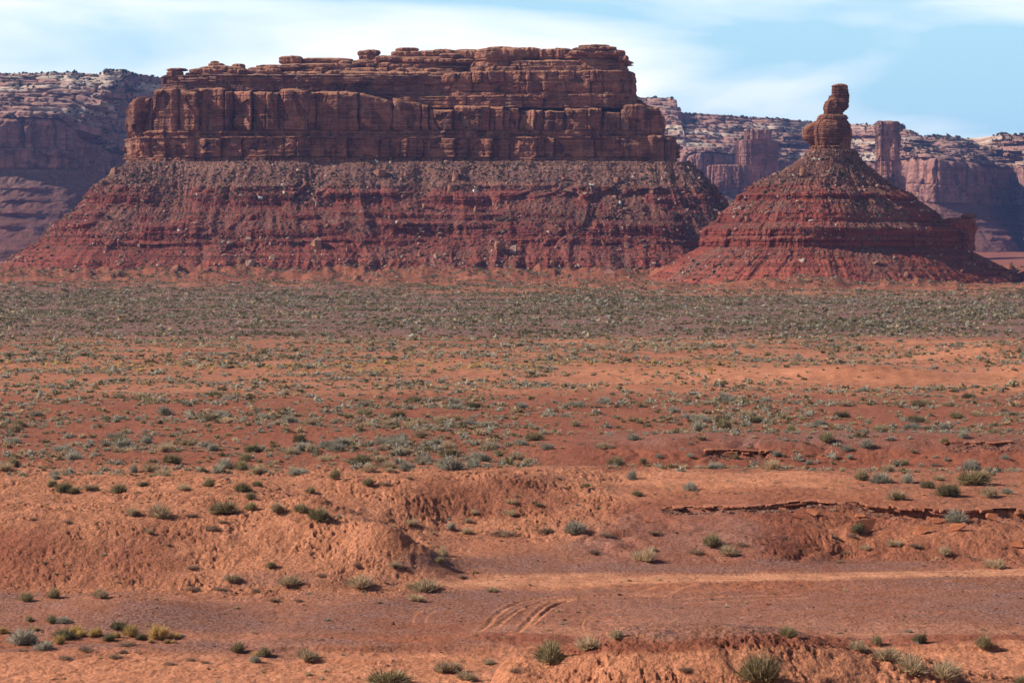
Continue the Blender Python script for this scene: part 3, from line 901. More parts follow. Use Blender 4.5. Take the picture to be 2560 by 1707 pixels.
cliff('lower_cliff', lower_pl, [
    dict(z0=ZM(411), z1=ZM(394), joint=6, amp=.7, rnd=.8, off=-.2, groove=1.5, slab=.5),
    dict(z0=ZM(394), z1=ZM(347), joint=11, amp=1.3, rnd=1.6, off=0, groove=.8, slab=1.6, pow=8, tilt=.8),
    dict(z0=ZM(347), z1=ZM(343), joint=14, amp=.3, rnd=.2, off=.1, groove=.1)], M_CLIFF, mesa, 410, spine=((wx(420, 1390), wx(1590, 1390)), (1390, 1390)), cap=(0, .2), master=MASTER)
top_mid = lambda p: ZM(np.interp(p, [300, 325, 372, 382, 455, 470, 600, 760, 905, 1000, 1100, 1660], [246, 242, 238, 216, 210, 216, 216, 219, 222, 245, 262, 266]))
cliff('middle_cliff', plan([(322, 1380), (324, 1350), (336, 1337), (380, 1332), (700, 1331), (1000, 1334), (1300, 1331), (1560, 1333), (1620, 1335), (1652, 1340), (1660, 1352), (1655, 1400), (1500, 1440), (800, 1445), (400, 1425)]), [
    dict(z0=ZM(344), z1=ZM(325), joint=8, amp=.9, rnd=.9, off=-.1, groove=1.8, slab=.7),
    dict(z0=ZM(325), z1=top_mid, joint=13, amp=1.9, rnd=2.6, pow=8, off=.4, groove=.5, round=2.8, slab=2.4, drop=3.6, tilt=1.1, parting=.25, jit=.85)], M_CLIFF, mesa, 420,
    spine=((wx(430, 1385), wx(1560, 1385)), (1385, 1385)), cap=(1.0, .5), master=MASTER + 3)
# dark thin-bedded band and set-back slickrock terraces on the western half
cliff('dark_band', plan([(408, 1390), (410, 1356), (424, 1345), (600, 1341), (900, 1342), (1080, 1346), (1200, 1352), (1200, 1400), (900, 1432), (500, 1425)]), [
    dict(z0=lambda p: ZM(224 + 42 * sstep(830, 900, p)), z1=ZM(206), joint=16, amp=.5, rnd=.5, off=2.2, groove=.2, batter=.5),
    dict(z0=ZM(206), z1=ZM(188), joint=9, amp=.7, rnd=.6, off=.4, groove=.4, part=.8, parting=.6),
    dict(z0=ZM(188), z1=ZM(184), joint=12, amp=.4, rnd=.2, off=.8, groove=.1)], M_DARKBAND, mesa, 430, spine=((wx(450, 1385), wx(1150, 1385)), (1385, 1385)), cap=(.8, .3), plan=1.4)
TERR = lambda a, b: (lambda p: ZM(np.interp(p, [430, 610, 640, 700, 900, 1000, 1180], [178, 178, 172, 166, 158, 150, 146]) * (1 - a) + 184 * a) + b)
for ti, (pl, z0, z1) in enumerate([
        ([(600, 1392), (606, 1368), (630, 1352), (760, 1349), (1000, 1350), (1180, 1356), (1250, 1390), (1000, 1425), (700, 1420)], 186, 172),
        ([(690, 1396), (696, 1376), (720, 1360), (860, 1357), (1040, 1356), (1180, 1362), (1260, 1395), (1000, 1422), (760, 1416)], 174, 160),
        ([(880, 1398), (886, 1380), (905, 1366), (1000, 1362), (1090, 1360), (1200, 1364), (1270, 1395), (1100, 1418), (920, 1414)], 162, 146)]):
    cliff('slickrock_terrace', plan(pl), [
        dict(z0=ZM(z0), z1=ZM((z0 + z1) / 2 + 1), joint=12, amp=.8, rnd=1.0, off=1.0, groove=.5, batter=.35, round=.8),
        dict(z0=ZM((z0 + z1) / 2 + 1), z1=ZM(z1), joint=15, amp=1.0, rnd=1.2, off=-.6, groove=.4, batter=.5, round=1.6)], M_CAP, mesa, 440 + ti * 9,
        spine=((wx(pl[0][0] + 60, 1392), wx(pl[5][0], 1392)), (1392, 1392)), cap=(1.5, .6), plan=2.2, wave=22)
# upper cliff of the eastern half, stepped at its western end
up_lo = lambda p: ZM(268 + 0 * p)
cliff('shoulder_step', plan([(905, 1392), (912, 1352), (935, 1343), (1100, 1339), (1400, 1337), (1575, 1339), (1632, 1344), (1636, 1390), (1300, 1436), (1000, 1425)]), [
    dict(z0=ZM(268), z1=lambda p: ZM(np.interp(p, [920, 960, 1560, 1590, 1635], [244, 240, 232, 240, 262])), joint=14, amp=.9, rnd=.9, off=0, groove=.6, part=.9, parting=.5)], M_CLIFF, mesa, 470,
    spine=((wx(960, 1388), wx(1580, 1388)), (1388, 1388)), cap=(.3, .2), master=MASTER + 1)
cliff('upper_cliff', plan([(1060, 1392), (1068, 1360), (1092, 1346), (1250, 1343), (1420, 1340), (1540, 1341), (1576, 1347), (1582, 1362), (1572, 1400), (1300, 1432), (1100, 1420)]), [
    dict(z0=ZM(244), z1=ZM(228), joint=10, amp=.8, rnd=.7, off=.3, groove=.8, slab=.6),
    dict(z0=ZM(228), z1=ZM(202), joint=12, amp=1.3, rnd=1.2, off=.2, groove=.7, slab=1.3),
    dict(z0=ZM(202), z1=lambda p: ZM(np.interp(p, [1060, 1100, 1150, 1200, 1590], [190, 184, 178, 174, 172])), joint=11, amp=1.1, rnd=1.4, off=.1, groove=.5, slab=.8, round=1.2)], M_CLIFF, mesa, 480,
    spine=((wx(1130, 1388), wx(1530, 1388)), (1388, 1388)), cap=(.6, .4), master=MASTER - 2, plan=2.2)
cliff('upper_step', plan([(1160, 1394), (1166, 1366), (1190, 1352), (1300, 1348), (1420, 1345), (1535, 1345), (1568, 1350), (1574, 1366), (1566, 1398), (1360, 1426), (1200, 1416)]), [
    dict(z0=ZM(178), z1=ZM(160), joint=9, amp=1.0, rnd=1.0, off=0, groove=.6),
    dict(z0=ZM(160), z1=ZM(146), joint=10, amp=1.0, rnd=1.4, off=-.5, groove=.6, round=1.6)], M_CAP, mesa, 490,
    spine=((wx(1220, 1388), wx(1530, 1388)), (1388, 1388)), cap=(.8, .4), plan=2.0)


def pancake(cx, cy, z0, z1, rx, ry, seed, nphi=84, nth=26, pw=3.0, lobes=.24, flat=.0):
    """a rounded, bedded lump of sandstone"""
    ph = np.linspace(0, 2 * math.pi, nphi, endpoint=False)[None]
    wv = np.sin(np.linspace(-math.pi / 2, math.pi / 2, nth))[:, None]
    rad = np.clip(1 - np.abs(wv) ** pw, 0, 1) ** (1 / pw)
    cph, sph = np.cos(ph), np.sin(ph)
    se = (np.abs(cph) ** 2.6 + np.abs(sph) ** 2.6) ** (-1 / 2.6)
    lob = 1 + lobes * fbm(cph * 1.6 + seed, sph * 1.6 + seed * .37, 3, seed) + .05 * fbm(cph * 5 + seed, sph * 5 + wv * 2, 2, seed + 1)
    bedn = 1 - .07 * sstep(.1, .7, noise(wv * (z1 - z0) / 1.3 + seed, 0 * ph + .3, seed + 2)) * (rad > .05)
    r = rad * se * lob * bedn
    x, y_ = cx + rx * r * cph, cy + ry * r * sph
    zz = (z0 + z1) / 2 + (z1 - z0) / 2 * wv * (1 + .10 * fbm(cph * 1.3 + seed, sph * 1.3, 2, seed + 5)) + .05 * (z1 - z0) * noise(x / 2.5, y_ / 2.5, seed + 6)
    return np.stack([x, y_, zz], -1).reshape(-1, 3), grid_faces(nth, nphi, True)


def lumps(name, items, mat, parent):
    Vs, Fs, o = [], [], 0
    for it in items:
        V, F = pancake(*it[:7], **(it[7] if len(it) > 7 else {}))
        Vs.append(V)
        Fs.append(F + o)
        o += len(V)
    V = np.vstack(Vs)
    if parent is not None:
        V = V - np.array(parent.location)
    return link(name, mesh_np(name, V, np.vstack(Fs)), mat, parent)


def lp(x0, x1, y0, y1, Y, seed, deep=None, **kw):
    """lump spanning photo columns x0..x1 and rows y0(top)..y1(bottom) at distance Y"""
    rx = (x1 - x0) / 2 * Y / FPX
    return (float(wx((x0 + x1) / 2, Y)), Y, float(wz(y1, Y)), float(wz(y0, Y)), float(rx), float(deep or max(rx * .7, 2.5)), seed, kw)


# the caps along the skyline, from the western end
lumps('balanced_rock', [lp(416, 466, 171, 179, 1352, 1, 5.5, pw=2.4), lp(418, 458, 178, 207, 1352, 2, 5, pw=5), lp(422, 470, 188, 212, 1352, 21, 6, pw=4)], M_CAP, mesa)
lumps('cap_rock', [lp(478, 560, 172, 188, 1354, 3, 8), lp(500, 590, 165, 186, 1357, 4, 8), lp(520, 560, 158, 172, 1358, 5, 5), lp(527, 546, 153, 160, 1358, 6, 2.2), lp(553, 616, 167, 190, 1356, 7, 7),
                   lp(580, 612, 160, 176, 1358, 8, 5), lp(484, 600, 182, 198, 1355, 9, 8), lp(590, 618, 173, 188, 1350, 10, 3), lp(570, 590, 174, 184, 1350, 11, 2.5)], M_CAP, mesa)
lumps('cap_rock', [lp(618, 680, 170, 186, 1360, 12, 8), lp(640, 760, 163, 180, 1364, 13, 10), lp(640, 664, 176, 186, 1352, 14, 2.5), lp(660, 700, 172, 186, 1354, 15, 4), lp(700, 900, 160, 176, 1368, 16, 10), lp(640, 655, 164, 169, 1360, 17, 2)], M_CAP, mesa)
lumps('cap_rock', [lp(700, 756, 141, 162, 1372, 18, 7, pw=4), lp(742, 880, 146, 162, 1376, 19, 8), lp(790, 875, 148, 158, 1374, 20, 6), lp(845, 905, 156, 170, 1370, 22, 6)], M_CAP, mesa)
lumps('cap_rock', [lp(894, 916, 127, 142, 1374, 23, 3.5), lp(908, 948, 125, 141, 1374, 24, 5), lp(895, 945, 139, 155, 1374, 25, 6, pw=5), lp(884, 960, 150, 168, 1374, 26, 8, pw=4)], M_CAP, mesa)
lumps('cap_rock', [lp(982, 1055, 128, 144, 1374, 27, 7), lp(990, 1045, 120, 131, 1375, 28, 6), lp(1050, 1100, 127, 145, 1373, 29, 6), lp(1080, 1140, 124, 146, 1372, 30, 6), lp(1100, 1160, 134, 148, 1368, 31, 5), lp(960, 1200, 143, 160, 1374, 32, 10),
                   lp(1130, 1200, 124, 140, 1376, 33, 6), lp(1010, 1060, 146, 158, 1364, 34, 4), lp(1060, 1100, 148, 160, 1364, 35, 4), lp(1100, 1140, 147, 160, 1362, 36, 4), lp(1140, 1185, 148, 161, 1362, 37, 4)], M_CAP, mesa)
lumps('cap_rock', [lp(1195, 1310, 120, 160, 1362, 38, 10, pw=3.5), lp(1215, 1290, 118, 134, 1364, 39, 8), lp(1290, 1350, 120, 152, 1364, 40, 8, pw=4), lp(1340, 1395, 124, 152, 1362, 41, 7, pw=4), lp(1370, 1430, 122, 152, 1362, 42, 8, pw=4)], M_CAP, mesa)
lumps('cap_rock', [lp(1070, 1215, 134, 156, 1376, 90, 9, pw=4), lp(930, 1010, 140, 158, 1372, 91, 7), lp(1150, 1205, 126, 150, 1370, 92, 7, pw=3.5)], M_CAP, mesa)
_r = np.random.default_rng(77)
crumbs = []
for _ in range(90):
    px_ = _r.uniform(470, 1200)
    sky_ = np.interp(px_, [470, 620, 700, 900, 1000, 1200], [182, 176, 166, 156, 148, 142])
    py_ = sky_ + _r.uniform(-2, 40) * _r.random()
    Yc = np.interp(py_, [140, 160, 176, 186, 222], [1372, 1364, 1356, 1352, 1348])
    wd_ = _r.uniform(8, 34)
    crumbs.append(lp(px_ - wd_ / 2, px_ + wd_ / 2, py_ - wd_ * _r.uniform(.18, .34), py_ + 4, Yc, 200 + _, wd_ * .09, nphi=30, nth=12, lobes=.3, pw=2.6))
for c_ in crumbs:
    lumps('loose_block', [c_], M_CAP, mesa)
# summit block: stacked pancake beds
summ = []
for i, (a, b, y0, y1) in enumerate([(1420, 1572, 150, 166), (1418, 1566, 138, 152), (1422, 1562, 128, 141), (1430, 1545, 121, 131), (1450, 1522, 114, 123), (1424, 1480, 127, 142), (1472, 1530, 129, 141), (1520, 1564, 126, 143), (1545, 1570, 140, 158), (1440, 1500, 118, 130), (1490, 1540, 117, 128)]):
    summ.append(lp(a, b, y0, y1, 1356 + (4 if i < 5 else -6), 60 + i, 14 if i < 5 else 7, pw=4.0 if i < 3 else 2.8))
lumps('summit_block', summ, M_CAP, mesa)
# rounded corner towers at the eastern end of the middle cliff
lumps('corner_tower', [lp(1606, 1652, 270, 345, 1340, 81, 5, pw=6, lobes=.08), lp(1634, 1657, 290, 345, 1342, 82, 4, pw=5, lobes=.1), lp(1560, 1612, 262, 300, 1337, 83, 4, pw=5)], M_CLIFF, mesa)
lumps('corner_tower', [lp(1652, 1688, 342, 412, 1337, 84, 5, pw=7, lobes=.08), lp(1615, 1660, 340, 412, 1333, 85, 4, pw=7, lobes=.06)], M_CLIFF, mesa)

# ------------------------------------------------------------------ the lone butte with its balanced spire
YB = 1150.0
ZB = lambda py: wz(py, YB)
butte = thing('spire_butte', 'cone-shaped red butte topped by a tall stack of balanced rocks', 'butte', (wx(2080, YB), YB, 0))
PYS = [375, 392, 410, 425, 458, 464, 484, 490, 503, 530, 548, 556, 570, 577, 590, 598, 617, 622, 645, 680, 705, 740]
LFT = [2024, 2008, 1985, 1965, 1892, 1886, 1862, 1850, 1846, 1812, 1796, 1792, 1764, 1758, 1756, 1752, 1750, 1742, 1702, 1650, 1612, 1570]
RGT = [2134, 2146, 2160, 2180, 2222, 2228, 2270, 2280, 2290, 2332, 2352, 2358, 2388, 2396, 2398, 2402, 2404, 2412, 2458, 2524, 2566, 2605]


def butte_slope():
    rows = 330
    pyy = np.linspace(374, 738, rows)[::-1]
    l, r = np.interp(pyy, PYS, LFT), np.interp(pyy, PYS, RGT)
    z = ZB(pyy)
    xl, xr = wx(l, YB), wx(r, YB)
    cx, a = (xl + xr) / 2, (xr - xl) / 2
    bdep = a * .92 + 2
    nphi = 1500
    v = np.linspace(0, 1, nphi, endpoint=False)
    # denser samples on the side that faces the plain
    dens = np.where((v > .45) & (v < 1.05), 3.0, 1.0)
    c = np.cumsum(dens)
    ph = np.interp(np.linspace(0, c[-1], nphi, endpoint=False), c, v * 2 * math.pi)
    cph, sph = np.cos(ph)[None], np.sin(ph)[None]
    ex = 1.62
    se = (np.abs(cph) ** ex + np.abs(sph) ** ex) ** (-1 / ex)
    # corner turned to the west of centre
    shift = -.22 * a[:, None] * np.clip(-sph, 0, 1) ** 2
    X = cx[:, None] + a[:, None] * se * cph + shift
    Y = YB + bdep[:, None] * se * sph
    sl = ph[None] * 90.0
    z2 = z[:, None]
    t = (z2 - z.min()) / (z.max() - z.min())
    led = np.zeros_like(z2)
    for py, hw, st in [(470, 6, .8), (496, 7, .9), (552, 5, .6), (583, 9, .95), (608, 10, 1.0), (540, 4, .5)]:
        led = np.maximum(led, st * np.exp(-((pyy[:, None] - py) / hw) ** 4))
    fan = fbm(sl / 34, t * 1.2, 3, 801)
    msk = sstep(-.6, .1, -fan + .25)
    _, cc, _, _ = joints(sl + .4 * noise(sl / 9, z2 / 5, 8) + 0 * z2, 90 * 2 * math.pi + 20, 5.5, 810)
    u2, c2, _, _ = joints(sl + .4 * noise(sl / 9, z2 / 5, 9) + 0 * z2, 90 * 2 * math.pi + 20, 14., 811)
    d = led * msk * (1.5 * (cc - .5) + 3.0 * (c2 - .5) - 1.0 * np.abs(u2) ** 8)
    d = d + msk * (.2 + .6 * led) * (noise(sl / 70, z2 / .8, 821) + .6 * noise(sl / 30, z2 / .42, 822)) * .8
    wob = 11 * noise(sl / 24, t * 3, 830)
    low = (1 - sstep(.25, .36, t)) * sstep(0, .05, t)
    rr = ridge((sl + wob) / 13., t * .8, 2, 831)
    d = d + 1.5 * low * (rr - .2) + (1 - low) * 1.3 * (ridge((sl + wob) / 20., t, 3, 832) - .3) * (1 - .6 * led)
    d = d + 1.6 * fbm(sl / 40, t * 2, 3, 833) + .45 * fbm(sl / 4, z2 / 3, 4, 834) + .22 * fbm(sl / 1.2, z2, 2, 835)
    d = d * np.clip(a[:, None] / 45, .2, 1)
    nx, ny = cph, sph
    X, Y = X + d * nx, Y + d * ny
    # the eastern spur: a thin ledge running out and overhanging
    Z = z2 + 0 * sl + .3 * fbm(sl / 2.5, t * 40, 3, 836)
    deb = np.clip(.45 + .5 * fan + .35 * sstep(.74, .9, t) - .5 * led - .3 * low * np.clip(rr, 0, 1), 0, 1)
    return sheet_mesh('talus_slope', np.stack([X, Y], -1), Z, True, M_TALUS_B, butte, False, dict(debris=deb)), X, Y, Z


_, BX, BY, BZ = butte_slope()
# top of the slope closed by the low ledges under the spire
bl = lambda x0, x1, y0, y1, s, deep=None, dy=0, **kw: lp(x0, x1, y0, y1, YB + dy, s, deep, **kw)
cliff('spur_ledge', plan([(2330, 1154), (2345, 1142), (2385, 1140), (2428, 1143), (2441, 1149), (2441, 1158), (2420, 1168), (2350, 1172)]), [
    dict(z0=ZB(628), z1=ZB(606), joint=4, amp=.5, rnd=.5, off=-.2, groove=.3), dict(z0=ZB(606), z1=ZB(582), joint=4.5, amp=.6, rnd=.5, off=.1, groove=.4),
    dict(z0=ZB(582), z1=ZB(556), joint=5, amp=.5, rnd=.5, off=-.3, groove=.4), dict(z0=ZB(556), z1=ZB(548), joint=4, amp=.3, rnd=.3, off=-.2, groove=.1)],
    rock_mat('red_ledge', [(0.16, 0.046, 0.033), (0.24, 0.070, 0.046), (0.19, 0.055, 0.038)], (0.30, 0.12, 0.08), .3, zfreq=1.2), butte, 850, ds=.3, dz=.3, spine=((wx(2350, 1156), wx(2425, 1156)), (1156, 1156)), plan=.5, wave=12, cap_noise=.3)
lumps('spur_cap', [bl(2405, 2438, 534, 547, 861, 3, 2, pw=3), bl(2424, 2440, 539, 546, 862, 2, 0), bl(2370, 2412, 544, 552, 863, 3, 3)], M_SPIRE, butte)
cliff('neck_ledge', plan([(2014, 1154), (2022, 1142), (2060, 1137), (2100, 1137), (2132, 1142), (2140, 1152), (2130, 1166), (2030, 1168)]), [
    dict(z0=ZB(408), z1=ZB(396), joint=3.5, amp=.4, rnd=.4, off=.6, groove=.3), dict(z0=ZB(396), z1=ZB(384), joint=3.5, amp=.4, rnd=.4, off=.0, groove=.3),
    dict(z0=ZB(384), z1=ZB(366), joint=4, amp=.4, rnd=.3, off=-1.2, groove=.2, batter=.5)], M_SPIRE, butte, 870, ds=.25, dz=.25, spine=((wx(2050, 1154), wx(2110, 1154)), (1154, 1154)), plan=.8, wave=10, cap_noise=.2)


def spire_block(name, rows, seed, jt=3.5, amp=.5, depth=.8, rnd=.5, dy=0.0, pw=3.2):
    """a jointed block given by (row, left px, right px) outline; its depth follows its width"""
    r = np.array(rows, float)
    n = int((r[-1, 0] - r[0, 0]) * .2156 / .16)
    py = np.linspace(r[0, 0], r[-1, 0], n)[::-1]
    l, q = np.interp(py, r[:, 0], r[:, 1]), np.interp(py, r[:, 0], r[:, 2])
    xl, xr = wx(l, YB), wx(q, YB)
    cx, a = (xl + xr) / 2, (xr - xl) / 2
    m = 300
    ph = np.linspace(0, 2 * math.pi, m, endpoint=False)[None]
    cph, sph = np.cos(ph), np.sin(ph)
    se = (np.abs(cph) ** pw + np.abs(sph) ** pw) ** (-1 / pw)
    z = ZB(py)[:, None]
    amax = a.max()
    sl = ph * amax
    u, c, wd, _ = joints(sl + .3 * noise(sl / 3, z / 3, seed), amax * 7, jt, seed)
    d = amp * (c - .5) * 2 - rnd * np.abs(u) ** 9
    zq = z / 1.25 + .25 * noise(sl / 9, z / 6, seed + 2)
    d = d + .34 * (_h(np.floor(zq), np.floor(zq) * 0, seed) - .5) - .30 * (np.abs(np.modf(zq + 50)[0] - .5) > .40) + .35 * fbm(sl / 3, z / 3, 3, seed + 3) + .10 * fbm(sl / .7, z / .6, 2, seed + 4)
    d = (d - .45) * np.clip(a[:, None] / 3, 0, 1)
    X = cx[:, None] + (a[:, None] * se + d) * cph
    Y = YB + dy + (amax * depth * np.clip(a[:, None] / amax, .0, 1) * se + d) * sph
    Z = z + 0 * sl + .08 * noise(X, Y, seed + 6)
    # close top
    X = np.vstack([X, X[-1:] * .5 + cx[-1] * .5, cx[-1:, None] + 0 * sl])
    Y = np.vstack([Y, Y[-1:] * .5 + (YB + dy) * .5, YB + dy + 0 * sl])
    Z = np.vstack([Z, Z[-1:] + .25, Z[-1:] + .3])
    return sheet_mesh(name, np.stack([X, Y], -1), Z, True, M_SPIRE, butte)


spire_block('spire_body', [(299, 2046, 2112), (304, 2040, 2120), (312, 2034, 2126), (328, 2031, 2129), (340, 2031, 2129), (352, 2034, 2128), (370, 2036, 2126), (380, 2036, 2126)], 900, jt=4, amp=.7, rnd=.5)
spire_block('spire_buttress', [(303, 2036, 2060), (312, 2018, 2060), (322, 2007, 2058), (335, 2005, 2056), (348, 2008, 2056), (354, 2016, 2056), (366, 2028, 2058)], 905, jt=4, amp=.3, dy=2.0, depth=.9)
spire_block('spire_ledge', [(287, 2050, 2112), (291, 2044, 2119), (296, 2043, 2121), (303, 2040, 2118)], 908, jt=2.5, amp=.4)
spire_block('spire_neck', [(252, 2066, 2122), (255, 2061, 2122), (262, 2058, 2121), (270, 2057, 2120), (280, 2058, 2110), (287, 2060, 2106), (290, 2062, 2104)], 912, jt=2.2, amp=.6, rnd=.4)
spire_block('spire_shoulder', [(240, 2072, 2100), (243, 2070, 2108), (250, 2068, 2122), (256, 2066, 2123)], 915, jt=3, amp=.25)
spire_block('balanced_rock', [(211, 2088, 2112), (212.5, 2082, 2118), (216, 2079, 2120), (224, 2078, 2122), (240, 2078, 2125), (248, 2079, 2124), (256, 2080, 2122)], 920, jt=6, amp=.2, rnd=.2, pw=4.6)

# ------------------------------------------------------------------ the far plateau behind, and the towers before it
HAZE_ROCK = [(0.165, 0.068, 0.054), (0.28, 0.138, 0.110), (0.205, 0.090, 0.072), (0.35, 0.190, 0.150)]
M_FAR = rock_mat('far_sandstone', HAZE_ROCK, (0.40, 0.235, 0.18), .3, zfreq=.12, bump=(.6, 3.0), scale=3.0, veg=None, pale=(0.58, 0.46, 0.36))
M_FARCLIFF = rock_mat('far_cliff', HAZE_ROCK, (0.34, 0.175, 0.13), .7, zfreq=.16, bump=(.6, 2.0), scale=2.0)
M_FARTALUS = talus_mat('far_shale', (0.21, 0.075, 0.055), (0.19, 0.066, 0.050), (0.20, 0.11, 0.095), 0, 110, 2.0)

PATH = [(-900, 2700), (-300, 2650), (60, 2660), (205, 2690), (252, 2760), (262, 2950), (330, 3150), (480, 3300), (760, 3420), (1100, 3460), (1450, 3420), (1620, 3350), (1760, 3300), (1960, 3340), (2080, 3420),
        (2170, 3430), (2250, 3330), (2290, 3020), (2340, 2960), (2440, 3000), (2490, 3120), (2540, 3160), (2580, 2980), (2700, 2800), (3000, 2750), (3500, 2700)]


def far_plateau():
    q = plan(PATH)
    L = np.concatenate([[0], np.cumsum(np.hypot(*np.diff(q, axis=0).T))])
    s = np.linspace(0, L[-1], 3000)
    x, y_ = pchip(L, q[:, 0], s), pchip(L, q[:, 1], s)
    ker = np.hanning(61) / np.hanning(61).sum()
    sm = lambda v: np.convolve(np.concatenate([np.full(61, v[0]), v, np.full(61, v[-1])]), ker, 'same')[61:-61]
    tx, ty = sm(np.gradient(x)), sm(np.gradient(y_))
    ln = np.hypot(tx, ty)
    nx, ny = ty / ln, -tx / ln
    px = 1280 + FPX * x / y_
    inset = lambda d: (x - nx * d * .06, y_ - ny * d * .35 + .65 * d)
    plateau_top = np.interp(px, [-900, -60, 60, 200, 390, 700, 1500, 1620, 1690, 1716, 1722, 1850, 2000, 2130, 2260, 2345, 2700, 3500], [190, 190, 187, 196, 210, 230, 244, 250, 250, 256, 286, 292, 300, 310, 327, 347, 350, 350])
    zc1 = np.interp(px, [-900, 150, 260, 1500, 1760, 2000, 2250, 2300, 2460, 2700], [182, 176, 150, 150, 160, 152, 150, 140, 132, 128])     # top of the cliff
    zc0 = np.interp(px, [-900, 150, 260, 1500, 1760, 2250, 2300, 2460, 2700], [116, 112, 112, 100, 96, 82, 76, 74, 70])                     # its foot
    ztop = CAMZ + (HOR - plateau_top) * (y_ + 380) / FPX
    rows_x, rows_y, rows_z, kind, deb = [], [], [], [], []
    seed = 1000

    def add(d, z, kd, off=0.0, db=0.5):
        X, Y = inset(d)
        rows_x.append(X + nx * off)
        rows_y.append(Y + ny * off)
        rows_z.append(z + 0 * s)
        kind.append(kd)
        deb.append(db + 0 * s)
    # shale apron
    for t in np.linspace(0, 1, 70):
        led = sum(st * np.exp(-((t - tc) / hw) ** 4) for tc, hw, st in [(.55, .03, 1), (.68, .02, .8), (.42, .03, .8), (.8, .015, .6)])
        run = 210 * (1 - t) ** 1.25
        off = 14 * (ridge(s / 90 + noise(s / 200, t * 2, 5), t * .6, 3, seed)) * (1 - t) + led * 9 * (noise(s / 40, 1.3, 7) + .6) + 3 * fbm(s / 18, t * 8, 3, seed + 2)
        add(-run, -8 + (zc0 + 8) * t + 1.2 * fbm(s / 15, t * 20, 2, seed + 3), 0, off, .45 + .3 * t)
    # cliffs in two beds with joints
    _lowp = 16 * fbm(s / 190, .3, 3, seed + 4) + 5 * fbm(s / 45, 1.3, 3, seed + 5)
    for b, (f0, f1, o_) in enumerate([(0, .40, 0), (.40, 1.0, -4)]):
        for wv in np.linspace(0, 1, 26 if b else 18):
            zz = zc0 + (zc1 - zc0) * (f0 + (f1 - f0) * wv)
            u, c, wd, _ = joints(s + 3 * noise(s / 50, wv * 2, 9), L[-1], 26, seed + 11 + b)
            d = 6.5 * (c - .5) - np.minimum(6, wd * .35) * np.abs(u) ** 6 - 2.5 * abs(2 * wv - 1) ** 14
            if b:
                d = d - 9 * (1 - math.sqrt(max(0, 1 - max(0, (wv - .72) / .28) ** 2)))
            d = d - 4 * sstep(.25, .4, fbm(s / 24, wv * 1.3, 2, seed + 20 + b)) + 1.2 * fbm(s / 9, wv * 5, 3, seed + 25)
            add(0, zz, 1, o_ + d + _lowp * (1 - .3 * wv))
    # slickrock terraces climbing back
    nst = 11
    d0 = 12.0
    for i in range(nst):
        f = (i + 1) / nst
        run = 15 + 34 * (.5 + .5 * noise(s / 260, i * 2.7, seed + 30)) + 8 * i / nst
        back = 14 + (330 / nst) * i + run * .3
        nz_ = fbm(s / 120, i * 1.9, 4, seed + 40)
        zb_ = zc1 + (ztop - zc1) * ((i / nst) ** .9)
        zt_ = zc1 + (ztop - zc1) * (((i + 1) / nst) ** .9)
        hstep = (zt_ - zb_)
        ou = 22 * nz_ + 6 * fbm(s / 28, i * 3.3, 3, seed + 50)
        uu, cc, ww, _ = joints(s + 0 * s, L[-1], 38, seed + 60 + i, .7)
        ou = ou + 7 * (cc - .5) - 6 * np.abs(uu) ** 4
        flat_h = hstep * (.22 + .25 * (noise(s / 90, i * 5.1, seed + 70) + .5))
        add(back - 11, zb_ + flat_h * .4 + 1.5 * noise(s / 12, i, 3), 2, ou)
        add(back - 5, zb_ + flat_h * .6 + 1.2 * noise(s / 9, i + .3, 3), 2, ou)
        for wv in np.linspace(0, 1, 6):
            dr = (1 - math.sqrt(max(0, 1 - wv ** 2.2)))
            add(back + dr * 7, zb_ + flat_h * .6 + (hstep - flat_h * .6) * wv * .96, 2, ou + 1.5 * noise(s / 11, i * 9 + wv * 3, seed + 80))
    add(380, ztop - 1 + 2.5 * fbm(s / 60, 3.3, 4, seed + 91), 2)
    add(470, ztop - 2, 2)
    add(900, ztop - 6, 2)
    add(2200, ztop - 10, 2)
    X, Y, Z = np.array(rows_x), np.array(rows_y), np.array(rows_z)
    kind = np.array(kind)
    root = tag(bpy.data.objects.new('plateau', None), 'long far plateau of pink and cream terraces standing behind the mesa', 'plateau', kind='structure')
    COL.objects.link(root)
    i1 = np.nonzero(kind == 1)[0][0]
    i2 = np.nonzero(kind == 2)[0][0]
    sheet_mesh('talus_slope', np.stack([X, Y], -1)[:i1 + 1], Z[:i1 + 1], False, M_FARTALUS, root, False, dict(debris=np.array(deb)[:i1 + 1]))
    sheet_mesh('cliff', np.stack([X, Y], -1)[i1:i2 + 1], Z[i1:i2 + 1], False, M_FARCLIFF, root)
    sheet_mesh('terraces', np.stack([X, Y], -1)[i2:], Z[i2:], False, M_FAR, root)
    return X[i2:], Y[i2:], Z[i2:]


FX, FY, FZ = far_plateau()


